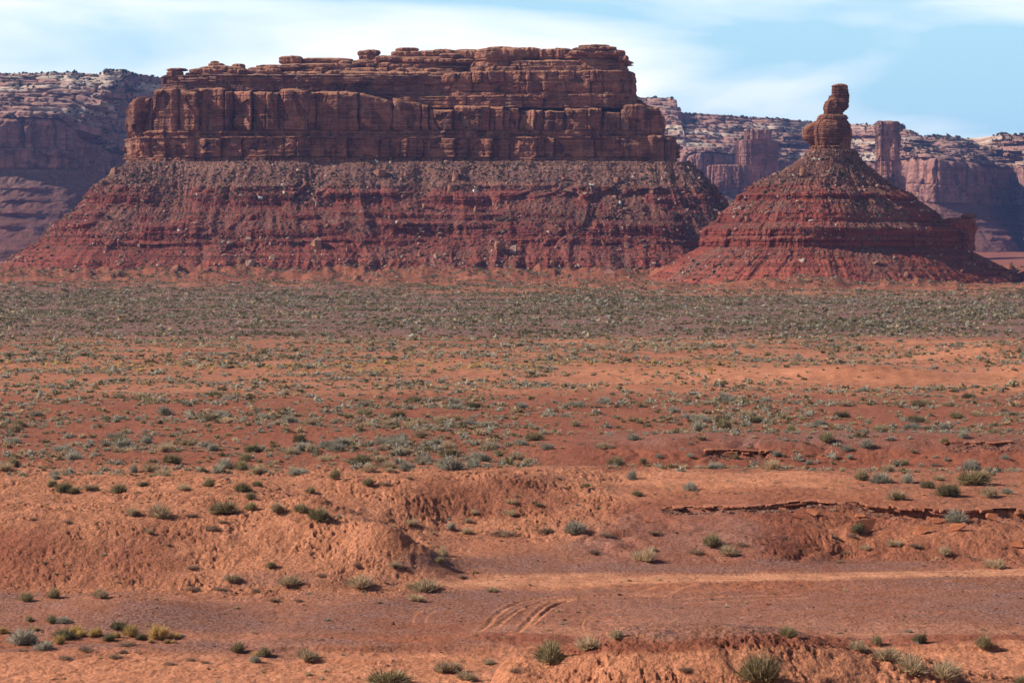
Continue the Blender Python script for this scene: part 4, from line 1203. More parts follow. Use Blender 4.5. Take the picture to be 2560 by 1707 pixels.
def tower(name, label, cat, Y, l, r, tiers, deep, seed, mat=None):
    root = thing(name, label, cat, (float(wx((l + r) / 2, Y)), Y, 0))
    zf = lambda py: wz(py, Y)
    for i, (x0, x1, y0, y1, pn) in enumerate(tiers):
        mx_ = (x1 - x0) * .12
        pl = plan([(x0, Y), (x0 + mx_, Y - deep * .42), ((x0 + x1) / 2, Y - deep * .5), (x1 - mx_, Y - deep * .42), (x1, Y), (x1 - mx_, Y + deep * .5), ((x0 + x1) / 2, Y + deep * .55), (x0 + mx_, Y + deep * .5)])
        n = max(1, int((y1 - y0) / 55))
        beds = [dict(z0=zf(y1 + (y0 - y1) * j / n), z1=zf(y1 + (y0 - y1) * (j + 1) / n), joint=9, amp=1.4, rnd=1.6, off=0, groove=.8, slab=2.0, tilt=.9) for j in range(n)]
        beds[-1]['round'] = 2.0
        xc, hw = (x0 + x1) / 2, (x1 - x0) * .2
        cliff(pn, pl, beds, mat or M_FARCLIFF, root, seed + i * 7, ds=.9, dz=.9, spine=((wx(xc - hw, Y), wx(xc + hw, Y)), (Y, Y)), plan=1.5, wave=25, k=2, cap_noise=1.0)
    return root


tower('stone_pillar', 'tall slender stone pillar standing alone behind the right flank of the butte', 'rock pillar', 2550, 2186, 2256,
      [(2186, 2254, 338, 470, 'shaft'), (2187, 2250, 304, 340, 'upper_block'), (2178, 2262, 440, 640, 'footing')], 30, 1200)
tower('far_butte', 'broad hazy butte with a blocky top before the far plateau', 'butte', 2900, 1760, 1942,
      [(1838, 1944, 352, 420, 'upper_block'), (1858, 1932, 326, 354, 'cap_block'), (1765, 1950, 414, 470, 'lower_cliff')], 70, 1250)

# ------------------------------------------------------------------ boulders and rubble
def hull_rock(seed, n=16, squash=(1, .85, .7), sub=0):
    """an angular block: the convex hull of random points, edges chipped by noise when subdivided"""
    import bmesh
    r = np.random.default_rng(seed)
    pts = r.uniform(-1, 1, (n, 3))
    pts = np.sign(pts) * np.abs(pts) ** .72
    pts *= (1 + .15 * r.normal(size=(n, 1)))
    pts = pts * np.array(squash) * .5
    bm = bmesh.new()
    vs = [bm.verts.new(q) for q in pts]
    bmesh.ops.convex_hull(bm, input=vs)
    bmesh.ops.delete(bm, geom=[v for v in bm.verts if not v.link_faces], context='VERTS')
    bmesh.ops.triangulate(bm, faces=bm.faces[:])
    if sub:
        bmesh.ops.subdivide_edges(bm, edges=bm.edges[:], cuts=sub, use_grid_fill=True)
        for v in bm.verts:
            c = v.co
            k_ = 1 + .10 * float(noise(c.x * 3 + seed, c.y * 3 + c.z * 2, seed)) + .05 * float(noise(c.x * 9, c.y * 9 + c.z * 7, seed + 1))
            v.co = c * k_
        bmesh.ops.triangulate(bm, faces=bm.faces[:])
    bm.verts.index_update()
    V = np.array([v.co[:] for v in bm.verts])
    F = np.array([[v.index for v in f.verts] for f in bm.faces])
    bm.free()
    return V, F


def boulder_mat(name, a, b, c):
    q = NT(name)
    t_ = q.n('ShaderNodeTexCoord').outputs['Object']
    oi = q.n('ShaderNodeObjectInfo').outputs['Random']
    f = q.noise(q.vec(t_, (2.2, 2.2, 6.0)), 1.0, 5, .65)
    col_ = q.ramp(f, [(.30, a), (.5, b), (.70, c)])
    col_ = q.mix(1.0, col_, q.ramp(oi, [(0, .8), (1, 1.2)]), 'MULTIPLY')
    q.bump(f, .6, .08)
    return q.done(col_)


M_BOULD = {'pale': boulder_mat('pale_boulder', (0.22, 0.13, 0.09), (0.34, 0.215, 0.155), (0.43, 0.30, 0.23)),
           'tan': boulder_mat('tan_boulder', (0.18, 0.080, 0.052), (0.28, 0.135, 0.086), (0.35, 0.190, 0.125)),
           'brown': boulder_mat('brown_boulder', (0.15, 0.065, 0.045), (0.23, 0.105, 0.070), (0.28, 0.14, 0.095)),
           'white': boulder_mat('white_boulder', (0.42, 0.38, 0.34), (0.55, 0.50, 0.46), (0.62, 0.58, 0.54))}
ROCKS = {}
for tone in M_BOULD:
    ROCKS[tone] = []
    for j in range(7):
        V, F = hull_rock(40 + j * 3 + len(tone), 15 + j, [(1, .85, .7), (1, .8, .45), (.8, .7, 1.05), (1, .9, .85), (1, .7, .35), (1, .6, .75), (1.1, .8, .6)][j], 2)
        me_ = mesh_np('boulder', V, F)
        me_.materials.append(M_BOULD[tone])
        ROCKS[tone].append(me_)


class Surf:
    """rows of a sloping sheet, sampled by photo pixel: which surface point is seen at (px, py)"""
    def __init__(self, X, Y, Z):
        px = 1280 + FPX * X / Y
        py = HOR + (CAMZ - Z) * FPX / Y
        self.P = np.stack([X, Y, Z], -1).reshape(-1, 3)
        self.q = np.stack([px, py], -1).reshape(-1, 2)
        front = self.P[:, 1] < np.median(self.P[:, 1]) + 60
        self.P, self.q = self.P[front], self.q[front]
        self.cell = {}
        for i, (a, b) in enumerate((self.q // 12).astype(int)):
            self.cell.setdefault((a, b), []).append(i)

    def at(self, px, py):
        a, b = int(px // 12), int(py // 12)
        best, bd = None, 1e9
        for da in (-1, 0, 1):
            for db in (-1, 0, 1):
                for i in self.cell.get((a + da, b + db), ()):
                    d = (self.q[i, 0] - px) ** 2 + (self.q[i, 1] - py) ** 2 + max(0, self.P[i, 1] - 1150) * .02
                    if d < bd:
                        best, bd = i, d
        return None if best is None or bd > 100 else self.P[best]


SM = Surf(TXY[::2, ::2, 0], TXY[::2, ::2, 1], TZZ[::2, ::2])
SB = Surf(BX[::2, ::2], BY[::2, ::2], BZ[::2, ::2])

# traced boulders: photo px, py (foot), width px, tone, shape, label
NAMED = [
    (282, 438, 26, 'brown', 2, 'jagged leaning rock tooth on the western shoulder below the mesa cliff'),
    (258, 456, 14, 'brown', 0, 'small rock tooth just below the jagged leaning rock on the western shoulder'),
    (952, 440, 36, 'brown', 0, 'slanting brown slab high under the mesa cliff, west of the taller tilted block'),
    (1141, 450, 32, 'brown', 2, 'tall tilted brown block high on the slope under the mesa cliff'),
    (1130, 478, 30, 'brown', 3, 'rounded dark boulder directly below the tall tilted block'),
    (1420, 476, 30, 'brown', 1, 'flat brown slab pile below the red scar under the mesa cliff'),
    (1540, 454, 22, 'brown', 0, 'brown block under the eastern end of the mesa cliff'),
    (1650, 498, 11, 'white', 5, 'small white block below the eastern ledge of the mesa'),
    (1252, 550, 38, 'pale', 1, 'broad pale slab resting halfway down the middle of the mesa slope'),
    (1187, 528, 20, 'brown', 2, 'ribbed upright brown rock just above the broad pale slab'),
    (1554, 530, 26, 'brown', 1, 'dark wedge of rock low on the eastern half of the mesa slope'),
    (1553, 510, 12, 'white', 2, 'narrow white stone standing just above the dark wedge of rock'),
    (792, 616, 38, 'tan', 5, 'largest boulder on the mesa slope, a tan block with a flat lit top'),
    (1244, 624, 30, 'tan', 3, 'upright tan boulder low on the slope beside the round pale one'),
    (1282, 630, 22, 'pale', 3, 'round pale boulder low on the slope beside the upright tan one'),
    (1509, 610, 15, 'brown', 2, 'thin standing slab low on the eastern mesa slope'),
    (1568, 618, 20, 'tan', 0, 'tan block low on the eastern mesa slope near the butte flank'),
    (1381, 664, 16, 'tan', 2, 'leaning tan slab at the foot of the mesa slope'),
    (614, 628, 14, 'tan', 2, 'thin standing stone among rubble on the western half of the slope'),
    (600, 656, 26, 'tan', 0, 'tan block in the heap of rubble at the western foot of the mesa'),
    (624, 664, 22, 'pale', 3, 'rounded pale boulder in the heap of rubble at the western foot of the mesa'),
    (602, 670, 26, 'tan', 4, 'flat tan slab at the bottom of the western rubble heap'),
    (680, 648, 16, 'pale', 3, 'pale block alone east of the western rubble heap'),
    (670, 676, 18, 'tan', 3, 'knobbly tan boulder below the lone pale block'),
    (376, 680, 14, 'pale', 1, 'pale slab topping the little rock pile on the western red mounds'),
    (370, 690, 14, 'white', 1, 'whitish slab in the middle of the little rock pile on the western red mounds'),
    (384, 693, 14, 'tan', 1, 'tan slab at the bottom of the little rock pile on the western red mounds'),
    (440, 696, 20, 'tan', 0, 'tan boulder at the very foot of the western red mounds'),
    (526, 684, 17, 'pale', 3, 'rounded pale boulder on a red mound between two rubble heaps'),
    (595, 692, 15, 'tan', 1, 'flat tan boulder on the plain edge below the western rubble heap'),
    (734, 703, 9, 'tan', 3, 'little round boulder out on the scrub in front of the mesa'),
    (1047, 640, 14, 'tan', 2, 'pointed tan rock on the lower slope below the broad pale slab'),
    (965, 666, 18, 'pale', 1, 'pale slab at the mesa foot west of the pointed tan rock'),
    (893, 706, 24, 'tan', 0, 'tan boulder at the mesa foot with a smaller one beside it'),
    (920, 708, 18, 'brown', 3, 'smaller brown boulder beside a tan one at the mesa foot'),
    (1010, 676, 15, 'brown', 2, 'upright brown block at the mesa foot below the middle of the slope'),
    (1186, 668, 13, 'tan', 2, 'tan block at the foot of the slope below the upright tan boulder'),
    (1525, 700, 40, 'brown', 1, 'long dark boulder lying at the mesa foot, largest down there'),
    (1571, 704, 26, 'tan', 1, 'tan boulder lying at the foot just east of the long dark one'),
    (1590, 692, 18, 'tan', 0, 'tan boulder above and east of the long dark one at the mesa foot'),
    (1420, 700, 22, 'tan', 0, 'tan boulder west of the long dark one at the mesa foot'),
    (1378, 698, 20, 'tan', 1, 'flat tan boulder at the mesa foot, second west of the long dark one'),
    (1318, 711, 17, 'tan', 1, 'flat boulder out on the scrub at the mesa foot'),
    (1388, 709, 10, 'tan', 3, 'small round boulder on the scrub near the mesa foot'),
    (1480, 697, 9, 'tan', 3, 'small round boulder beside the long dark one at the mesa foot'),
]
NAMED_B = [
    (2006, 442, 28, 'tan', 3, 'rounded tan boulder on the upper western side of the butte cone'),
    (1990, 437, 14, 'brown', 2, 'narrow stone leaning behind the rounded boulder on the butte cone'),
    (1973, 444, 12, 'pale', 1, 'small pale slab just west of the rounded boulder on the butte cone'),
    (2300, 526, 14, 'pale', 1, 'pale slab on the eastern shoulder of the butte'),
    (1800, 640, 13, 'white', 1, 'white slab low on the western flank of the butte'),
    (1796, 658, 16, 'tan', 4, 'flat tan slab low on the western flank under the white one'),
    (2190, 656, 22, 'tan', 4, 'flat tan slab at the head of the rubble tongue on the butte'),
    (2150, 704, 18, 'pale', 1, 'pale slab at the bottom of the butte slope, left of the dark one'),
    (2118, 706, 14, 'pale', 0, 'small pale block at the bottom of the butte rubble tongue'),
    (2255, 700, 18, 'pale', 1, 'pale slab at the bottom of the butte slope, right of the dark one'),
    (2290, 716, 22, 'brown', 1, 'dark boulder lying at the butte foot'),
    (2410, 738, 14, 'brown', 3, 'lone dark boulder on the flat in front of the butte'),
    (2490, 696, 24, 'tan', 1, 'flat tan boulder at the eastern foot of the butte'),
    (2520, 706, 22, 'tan', 3, 'rounded tan boulder at the eastern foot of the butte'),
    (2512, 690, 18, 'brown', 0, 'brown boulder behind the rounded tan one at the eastern butte foot'),
    (2454, 706, 26, 'brown', 4, 'long flat brown slab west of the rounded tan boulder at the butte foot'),
    (2475, 670, 16, 'tan', 2, 'upright tan rock on the eastern skirt of the butte'),
]
n_rock = 0


def boulder(pos, size, tone, shape, label, group, rz=None, sink=.34):
    o = bpy.data.objects.new('boulder', ROCKS[tone][shape])
    COL.objects.link(o)
    o.location = (pos[0], pos[1], pos[2] + size * (.5 * [.7, .45, 1.05, .85, .35, .75, .6][shape] - sink * .6))
    o.scale = (size,) * 3
    o.rotation_euler = (random.uniform(-.25, .25), random.uniform(-.3, .3), random.uniform(0, 6.28) if rz is None else rz)
    return tag(o, label, 'boulder', group)


def ground_hit(px, py):
    yy = ray_ground(px, py, 110)[0]
    x = (px - 1280) * yy / FPX
    return np.array([x, yy, ground_z(x, yy)[0]])


for lst, sf, grp in ((NAMED, SM, 'boulders below the mesa'), (NAMED_B, SB, 'boulders on the butte')):
    for px, py, wd, tone, shp, lab in lst:
        q_ = sf.at(px, py) if py < 692 else None
        if q_ is None:
            q_ = ground_hit(px, py)
        boulder(q_, wd * q_[1] / FPX * 1.0, tone, shp, lab, grp)

ORD = ['', 'second', 'third', 'fourth', 'fifth', 'sixth', 'seventh', 'eighth', 'ninth', 'tenth', 'eleventh', 'twelfth', 'thirteenth', 'fourteenth', 'fifteenth', 'sixteenth', 'seventeenth', 'eighteenth', 'nineteenth', 'twentieth',
       'twenty-first', 'twenty-second', 'twenty-third', 'twenty-fourth', 'twenty-fifth', 'twenty-sixth', 'twenty-seventh', 'twenty-eighth', 'twenty-ninth', 'thirtieth']


def nth(i, n):
    if i == 0:
        return 'leftmost'
    if i == n - 1:
        return 'rightmost'
    if i < 15 or i < n / 2:
        return ORD[i] + ' from left'
    return ORD[n - 1 - i] + ' from right'


# more boulders over the slopes, named by the bed they lie on
auto = []
for _ in range(900):
    if len(auto) >= 215:
        break
    onb = RNG.random() < .25
    if onb:
        px, py = RNG.uniform(1680, 2520), RNG.uniform(420, 700)
        q_ = SB.at(px, py)
    else:
        px, py = RNG.uniform(60, 1720), 430 + 262 * RNG.random() ** .75
        q_ = SM.at(px, py)
        if px > 1500 and py > 640:
            continue
    if q_ is None or (not onb and fbm(px / 70, py / 90, 2, 5) < -.25) or (onb and fbm(px / 50, py / 60, 2, 6) < -.1):
        continue
    if any((px - a[0]) ** 2 + (py - a[1]) ** 2 < 200 for a in auto):
        continue
    tone = RNG.choice(['brown', 'tan', 'pale', 'white'], p=[.42, .36, .18, .04])
    wd = float(np.clip(RNG.lognormal(2.1, .35), 6, 17))
    auto.append((px, py, onb, tone, wd, q_))
zones = {}
for a in auto:
    px, py, onb, tone, wd, q_ = a
    if onb:
        zn = 'on the upper cone of the butte' if py < 500 else 'on the ledged middle of the butte' if py < 620 else 'on the skirt of the butte'
    else:
        side = 'western' if px < 640 else 'middle' if px < 1150 else 'eastern'
        zn = f'on the grey apron under the mesa, {side} third' if py < 490 else f'on the red ledges of the mesa, {side} third' if py < 605 else f'on the lowest mesa slope, {side} third'
    zones.setdefault((zn, tone), []).append(a)
for (zn, tone), lst in zones.items():
    lst.sort()
    for i, (px, py, onb, _t, wd, q_) in enumerate(lst):
        lab = f'{"whitish" if tone == "white" else tone} rubble block {zn}' + (f', {nth(i, len(lst))}' if len(lst) > 1 else '')
        boulder(q_, wd * q_[1] / FPX, tone, int(RNG.integers(0, 7)), lab, 'rubble blocks on the butte' if onb else 'rubble blocks on the mesa slope')


def bake(templates, pos, scale, rotz, tilt, pick, name, mats, tint=None, stretch=None):
    """many small copies of templates baked into ONE mesh (for what nobody would count)"""
    Vs, Fs, ts, o = [], [], [], 0
    for ti, (V, F) in enumerate(templates):
        m = np.nonzero(pick == ti)[0]
        if not len(m):
            continue
        c, s_ = np.cos(rotz[m])[:, None], np.sin(rotz[m])[:, None]
        v = V[None] * scale[m][:, None, None]
        if stretch is not None:
            v = v * stretch[m][:, None, :]
        x, y_, z = v[..., 0], v[..., 1], v[..., 2]
        if tilt is not None:
            ct, st = np.cos(tilt[m])[:, None], np.sin(tilt[m])[:, None]
            y_, z = y_ * ct - z * st, y_ * st + z * ct
        W = np.stack([x * c - y_ * s_, x * s_ + y_ * c, z], -1) + pos[m][:, None]
        nv = V.shape[0]
        Vs.append(W.reshape(-1, 3))
        Fs.append((F[None] + (np.arange(len(m)) * nv)[:, None, None]).reshape(-1, F.shape[1]) + o)
        if tint is not None:
            ts.append(np.repeat(tint[m], nv))
        o += len(m) * nv
    me_ = mesh_np(name, np.vstack(Vs), np.vstack(Fs))
    if tint is not None:
        attr(me_, 'tint', np.concatenate(ts))
    me_.materials.append(mats)
    return link(name, me_)


# the small rubble nobody could count
def tint_mat(name, stops, rough=True):
    q = NT(name)
    col_ = q.ramp(q.attr('tint'), stops)
    f = q.noise(q.vec(q.pos(), (1.5,) * 3), 1.0, 3, .6)
    col_ = q.mix(1.0, col_, q.ramp(f, [(.3, .75), (.7, 1.2)]), 'MULTIPLY')
    return q.done(col_)


M_SCREE = tint_mat('scree', [(0, (0.10, 0.045, 0.035)), (.45, (0.20, 0.095, 0.068)), (.75, (0.30, 0.18, 0.135)), (.93, (0.42, 0.31, 0.25)), (1, (0.55, 0.50, 0.46))])
small = [hull_rock(700 + i, 9, (1, .85, .65)) for i in range(6)]


def scatter_on(X, Y, Z, n, seed, wfun):
    r = np.random.default_rng(seed)
    P_ = np.stack([X, Y, Z], -1)
    nr, nc = Z.shape
    i, j = r.integers(0, nr - 1, n * 3), r.integers(0, nc - 1, n * 3)
    q_ = P_[i, j] + r.random((n * 3, 1)) * (P_[i, j + 1] - P_[i, j]) + r.random((n * 3, 1)) * (P_[i + 1, j] - P_[i, j])
    keep = (q_[:, 1] < np.median(Y) + 80) & (r.random(len(q_)) < wfun(q_, i / nr))
    return q_[keep][:n]


q1 = scatter_on(TXY[..., 0], TXY[..., 1], TZZ, 22000, 1, lambda q, t: np.clip(.30 + .7 * fbm(q[:, 0] / 25, q[:, 2] / 22, 3, 31) + .35 * (t > .72) + .25 * (t < .2), .04, 1))
q2 = scatter_on(BX, BY, BZ, 5200, 2, lambda q, t: np.clip(.28 + .7 * fbm(q[:, 0] / 18, q[:, 2] / 16, 3, 33) + .2 * (t > .7), .03, 1))
qq = np.vstack([q1, q2])
n = len(qq)
sz = np.clip(RNG.lognormal(-.40, .66, n), .26, 3.6)
tag(bake(small, qq + np.array([0, 0, .1]), sz, RNG.uniform(0, 6.28, n), RNG.uniform(-.5, .5, n), RNG.integers(0, 6, n), 'rubble', M_SCREE, np.clip(RNG.beta(1.6, 2.2, n) + .1, 0, 1), RNG.uniform(.6, 1.3, (n, 3))),
    'small broken rubble strewn over the slopes of the mesa and butte', 'rubble', kind='stuff')

# stones on the near ground
gx, gy = RNG.uniform(-62, 62, 26000), 116 + 150 * RNG.random(26000) ** 1.1
gz_, gm_ = ground_full(gx, gy)
wgt = np.clip(.25 + .5 * gm_['gravel'] + .35 * gm_['red'] * (fbm(gx / 6, gy / 6, 3, 14) + .4) - .3 * gm_['sand'], .01, 1) * (np.abs(gx) < gy * .36)
kp = RNG.random(len(gx)) < wgt
gp = np.stack([gx, gy, gz_ + .01], -1)[kp]
# crumbled pieces below the rock ledges
cr = []
for pl, dp, rn in LEDGEW.values():
    m_ = int(len(pl) * 9)
    i_ = RNG.integers(0, len(pl), m_)
    cr.append(np.stack([pl[i_, 0] + RNG.normal(0, .3, m_), pl[i_, 1] - .1 - rn * 1.1 * RNG.random(m_) ** 1.4], 1))
cr = np.vstack(cr)
crp = np.stack([cr[:, 0], cr[:, 1], ground_z(cr[:, 0], cr[:, 1]) + .02], -1)
n_cr = len(crp)
gp = np.vstack([gp, crp])
n = len(gp)
gsz = np.clip(RNG.lognormal(-2.25, .5, n), .05, .42)
gsz[-n_cr:] = np.clip(RNG.lognormal(-1.6, .6, n_cr), .08, .75)
tag(bake(small, gp, gsz, RNG.uniform(0, 6.28, n), RNG.uniform(-.3, .3, n), RNG.integers(0, 6, n), 'gravel', M_SCREE, np.where(np.arange(n) < n - n_cr, np.clip(RNG.beta(1.6, 3.2, n), 0, .8), RNG.uniform(.3, .62, n)), RNG.uniform(.6, 1.3, (n, 3)) * np.array([1, 1, .6])),
    'loose stones and gravel on the near desert floor', 'gravel', kind='stuff')

# ------------------------------------------------------------------ the slab ledge and its fallen slabs on the near slope
M_LEDGE = boulder_mat('ledge_sandstone', (0.22, 0.075, 0.042), (0.36, 0.135, 0.075), (0.45, 0.19, 0.11))


def slab_layer(edge, thick, deep, out, seed, drop=0.0):
    """a thin cracked bed along a line: flat top, ragged broken front"""
    xy = np.array(edge, float)
    L = np.concatenate([[0], np.cumsum(np.hypot(*np.diff(xy[:, :2], axis=0).T))])
    s = np.linspace(0, L[-1], int(L[-1] / .07))
    x, y_, z = (np.interp(s, L, xy[:, i]) for i in range(3))
    u, c, wd, _ = joints(s + .1 * noise(s * 2, .3, seed), L[-1], .85, seed, .7)
    fr = out + .38 * (c - .5) * 2 - .12 * np.abs(u) ** 10 + .10 * fbm(s * 1.3, .5, 4, seed + 1)
    fr = fr - .75 * (np.modf(c * 13.3)[0] < (.38 if thick < .2 else .15))
    cc = (.05 * (np.modf(c * 9.1)[0] - .5)) * 2 + .04 * noise(s / 2, 1.1, seed + 2)
    rows = []
    for off, dz in ((-deep, thick), (0.0, thick * .98), (fr - .06, thick * .95), (fr, thick * .8), (fr + .02, thick * .25), (fr - .05, .0), (-deep, .0)):
        d = off + 0 * s
        rows.append(np.stack([x, y_ - d, z - drop + dz + cc], -1))
    R_ = np.array(rows)
    return R_.reshape(-1, 3), grid_faces(R_.shape[0], R_.shape[1], False)


def ledge(key, layers, label, seed):
    Vs, Fs, o = [], [], 0
    pl = LEDGEW[key][0]
    for i, (th, dp, out_, dr) in enumerate(layers):
        V, F = slab_layer(pl, th, dp, out_, seed + i, dr)
        Vs.append(V)
        Fs.append(F + o)
        o += len(V)
    ob = link('rock_ledge', mesh_np('rock_ledge', np.vstack(Vs), np.vstack(Fs)), M_LEDGE)
    return tag(ob, label, 'rock ledge', 'cracked ledges on the near slopes')


ledge('thin', [(.16, 1.2, .30, .12), (.14, 1.0, .02, .27)], 'thin dark-edged rock ledge capping the near slope above the road', 510)
ledge('bank', [(.27, 1.4, .40, .20), (.24, 1.0, .12, .46), (.22, .8, -.16, .70)], 'broken overhanging ledge above the crumbling orange bank', 520)
ledge('mauve', [(.16, .8, .2, .10), (.14, .8, .0, .25)], 'short red ledge on the mauve hill beyond the near slope', 530)
ledge('east', [(.14, .8, .15, .09), (.12, .8, .0, .22)], 'short red ledge near the top of the mauve hill by its east end', 540)

M_SLAB = boulder_mat('orange_slab', (0.24, 0.075, 0.036), (0.36, 0.125, 0.060), (0.43, 0.17, 0.088))
SLABS = []
for j in range(5):
    V, F = hull_rock(300 + j, 12, (1, .62, .16), 2)
    me_ = mesh_np('rock_slab', V, F)
    me_.materials.append(M_SLAB)
    SLABS.append(me_)
for px, py, wd, tl, lab in [(2168, 1318, 66, 1.0, 'largest fallen orange slab leaning on the crumbling bank'), (2150, 1290, 34, .5, 'orange slab wedged just above the largest fallen one'), (2122, 1304, 18, .7, 'small orange slab left of the largest fallen one'),
                            (2310, 1330, 40, .9, 'orange slab tilted against the bank, left of a grey shrub'), (2345, 1308, 34, .6, 'orange slab lying higher on the bank, left of a grey shrub'), (2392, 1328, 40, .8, 'long tilted slab on the bank, right of a grey shrub'),
                            (2480, 1300, 42, 1.0, 'upright orange slab near the right end of the bank'), (2462, 1278, 30, .5, 'flat slab sliding out of the overhang by the upright one'), (2030, 1286, 46, .6, 'orange slab slipped down at the left end of the bank'),
                            (1956, 1268, 26, .6, 'small slab dropped from the thin ledge above the road'), (1990, 1300, 30, .3, 'half-buried slab on the smooth slope below the thin ledge'), (2540, 1365, 40, 1.0, 'dark crumbling slab at the right end of the bank'), (1618, 1300, 24, .4, 'lone slab on the slope west of the thin ledge'),
                            (2510, 1372, 22, .8, 'small slab beside the dark crumbling one'), (2314, 1238, 22, .3, 'reddish slab lying on the flat above the overhang')]:
    q_ = ground_hit(px, py)
    o = bpy.data.objects.new('rock_slab', SLABS[int(RNG.integers(0, 5))])
    COL.objects.link(o)
    sc_ = wd * q_[1] / FPX
    o.location = (q_[0], q_[1], q_[2] + sc_ * .2)
    o.scale = (sc_, sc_, sc_)
    o.rotation_euler = (tl, random.uniform(-.25, .25), random.uniform(-.4, .4))
    tag(o, lab, 'rock slab', 'fallen slabs on the near slope')

# ------------------------------------------------------------------ desert shrubs
def shrub_mesh(kind, seed, nb, wdt):
    """a low dome of thin stems and blades; x,y,z in units of the shrub's width"""
    r = np.random.default_rng(seed)
    par = {'sage': (.46, .62, .55), 'green': (.48, .66, .45), 'straw': (.50, .62, .35), 'dead': (.50, .42, .75), 'yellow': (.46, .66, .5), 'dark': (.47, .60, .6)}[kind]
    R_, H_, spread = par
    n = nb
    az = r.uniform(0, 2 * math.pi, n)
    # several sub-clumps make the outline uneven
    ncl = 5
    ca, cr, ch = r.uniform(0, 6.28, ncl), r.uniform(.10, .30, ncl), r.uniform(.6, 1.0, ncl)
    cl = r.integers(0, ncl, n)
    el = np.arccos(r.uniform(.12 if spread > .5 else .25, 1.0, n))
    d = np.stack([np.sin(el) * np.cos(az), np.sin(el) * np.sin(az), np.cos(el)], 1)
    bx, by = cr[cl] * np.cos(ca[cl]), cr[cl] * np.sin(ca[cl])
    rad = r.uniform(.45, 1.0, n) ** .6
    tip = np.stack([bx + d[:, 0] * R_ * .72 * rad, by + d[:, 1] * R_ * .72 * rad, d[:, 2] * H_ * rad * ch[cl] * .82 + .02], 1)
    st = r.uniform(.15, .62, n) if kind in ('sage', 'green', 'dark', 'yellow') else r.uniform(0, .35, n)
    root = np.stack([bx * .5, by * .5, 0 * bx], 1)
    a = root + (tip - root) * st[:, None]
    a[:, 2] = np.maximum(a[:, 2], .0)
    strag = r.random(n) < .26
    tip = root + (tip - root) * np.where(strag, r.uniform(1.1, 1.5, n), 1.0)[:, None]
    tip = tip + r.normal(0, .035, (n, 3))
    tip[:, 2] = np.maximum(tip[:, 2], .015)
    ax = tip - a
    ln = np.linalg.norm(ax, axis=1, keepdims=True) + 1e-6
    side = np.cross(ax / ln, r.normal(size=(n, 3)))
    side /= np.linalg.norm(side, axis=1, keepdims=True) + 1e-6
    wv = wdt * r.uniform(.6, 1.3, n)[:, None]
    mid_ = a + ax * .55 + r.normal(0, .02, (n, 3))
    V = np.stack([a - side * wv * .35, a + side * wv * .35, mid_ + side * wv, tip + side * wv * .25, tip - side * wv * .25, mid_ - side * wv], 1)
    F = np.arange(n)[:, None, None] * 6 + np.array([[0, 1, 2, 5], [5, 2, 3, 4]])[None]
    tint = np.repeat(np.clip(.55 + r.normal(0, .27, n), 0, 1), 6)
    V, F = V.reshape(-1, 3), F.reshape(-1, 4)
    # leaf sprays: small turned quads through the outer half of the dome
    k_ = {'sage': 1.1, 'green': .75, 'dark': 1.0, 'yellow': .5, 'straw': .25, 'dead': .1}[kind]
    m = int(nb * k_)
    if m:
        i_ = r.integers(0, n, m)
        f_ = r.uniform(.45, 1.02, (m, 1))
        c_ = np.repeat(root[i_] * 0, 1, 0) + root[i_] + (tip[i_] - root[i_]) * f_ + r.normal(0, .03, (m, 3))
        c_[:, 2] = np.maximum(c_[:, 2], .02)
        e1 = r.normal(size=(m, 3))
        e1[:, 2] = np.abs(e1[:, 2]) + .6
        e1 /= np.linalg.norm(e1, axis=1, keepdims=True)
        e2 = np.cross(e1, r.normal(size=(m, 3)))
        e2 /= np.linalg.norm(e2, axis=1, keepdims=True) + 1e-6
        sl_, sw = wdt * r.uniform(1.6, 3.0, (m, 1)), wdt * r.uniform(.9, 1.7, (m, 1))
        Q = np.stack([c_ - e1 * sl_, c_ + e2 * sw, c_ + e1 * sl_, c_ - e2 * sw], 1)
        F = np.vstack([F, len(V) + np.arange(m)[:, None] * 4 + np.arange(4)[None]])
        V = np.vstack([V, Q.reshape(-1, 3)])
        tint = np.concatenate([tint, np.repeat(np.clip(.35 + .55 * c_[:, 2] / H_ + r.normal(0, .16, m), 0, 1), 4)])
    return V, F, tint


SH_COL = {'sage': ((0.16, 0.135, 0.100), (0.34, 0.30, 0.225), (0.56, 0.51, 0.40)),
          'green': ((0.095, 0.070, 0.033), (0.255, 0.200, 0.100), (0.50, 0.41, 0.24)),
          'dark': ((0.060, 0.048, 0.024), (0.155, 0.130, 0.062), (0.34, 0.29, 0.165)),
          'straw': ((0.22, 0.14, 0.080), (0.45, 0.325, 0.195), (0.68, 0.53, 0.35)),
          'dead': ((0.12, 0.066, 0.043), (0.28, 0.175, 0.115), (0.48, 0.34, 0.24)),
          'yellow': ((0.28, 0.17, 0.050), (0.54, 0.36, 0.125), (0.70, 0.53, 0.26))}
M_SHRUB = {}
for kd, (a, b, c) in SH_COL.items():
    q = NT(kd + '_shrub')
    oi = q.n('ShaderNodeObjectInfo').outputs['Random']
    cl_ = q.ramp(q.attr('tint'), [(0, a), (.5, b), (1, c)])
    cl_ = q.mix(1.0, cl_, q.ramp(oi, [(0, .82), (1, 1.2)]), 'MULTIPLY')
    q.bsdf.inputs['Roughness'].default_value = .8
    tr = q.n('ShaderNodeBsdfTranslucent')
    ms = q.n('ShaderNodeMixShader')
    ms.inputs[0].default_value = .42
    q.put(tr.inputs['Color'], cl_)
    M_SHRUB[kd] = q.done(cl_)
    q.t.links.new(q.bsdf.outputs[0], ms.inputs[1])
    q.t.links.new(tr.outputs[0], ms.inputs[2])
    q.t.links.new(ms.outputs[0], q.t.nodes['Material Output'].inputs['Surface'])
SHRUBS = {}
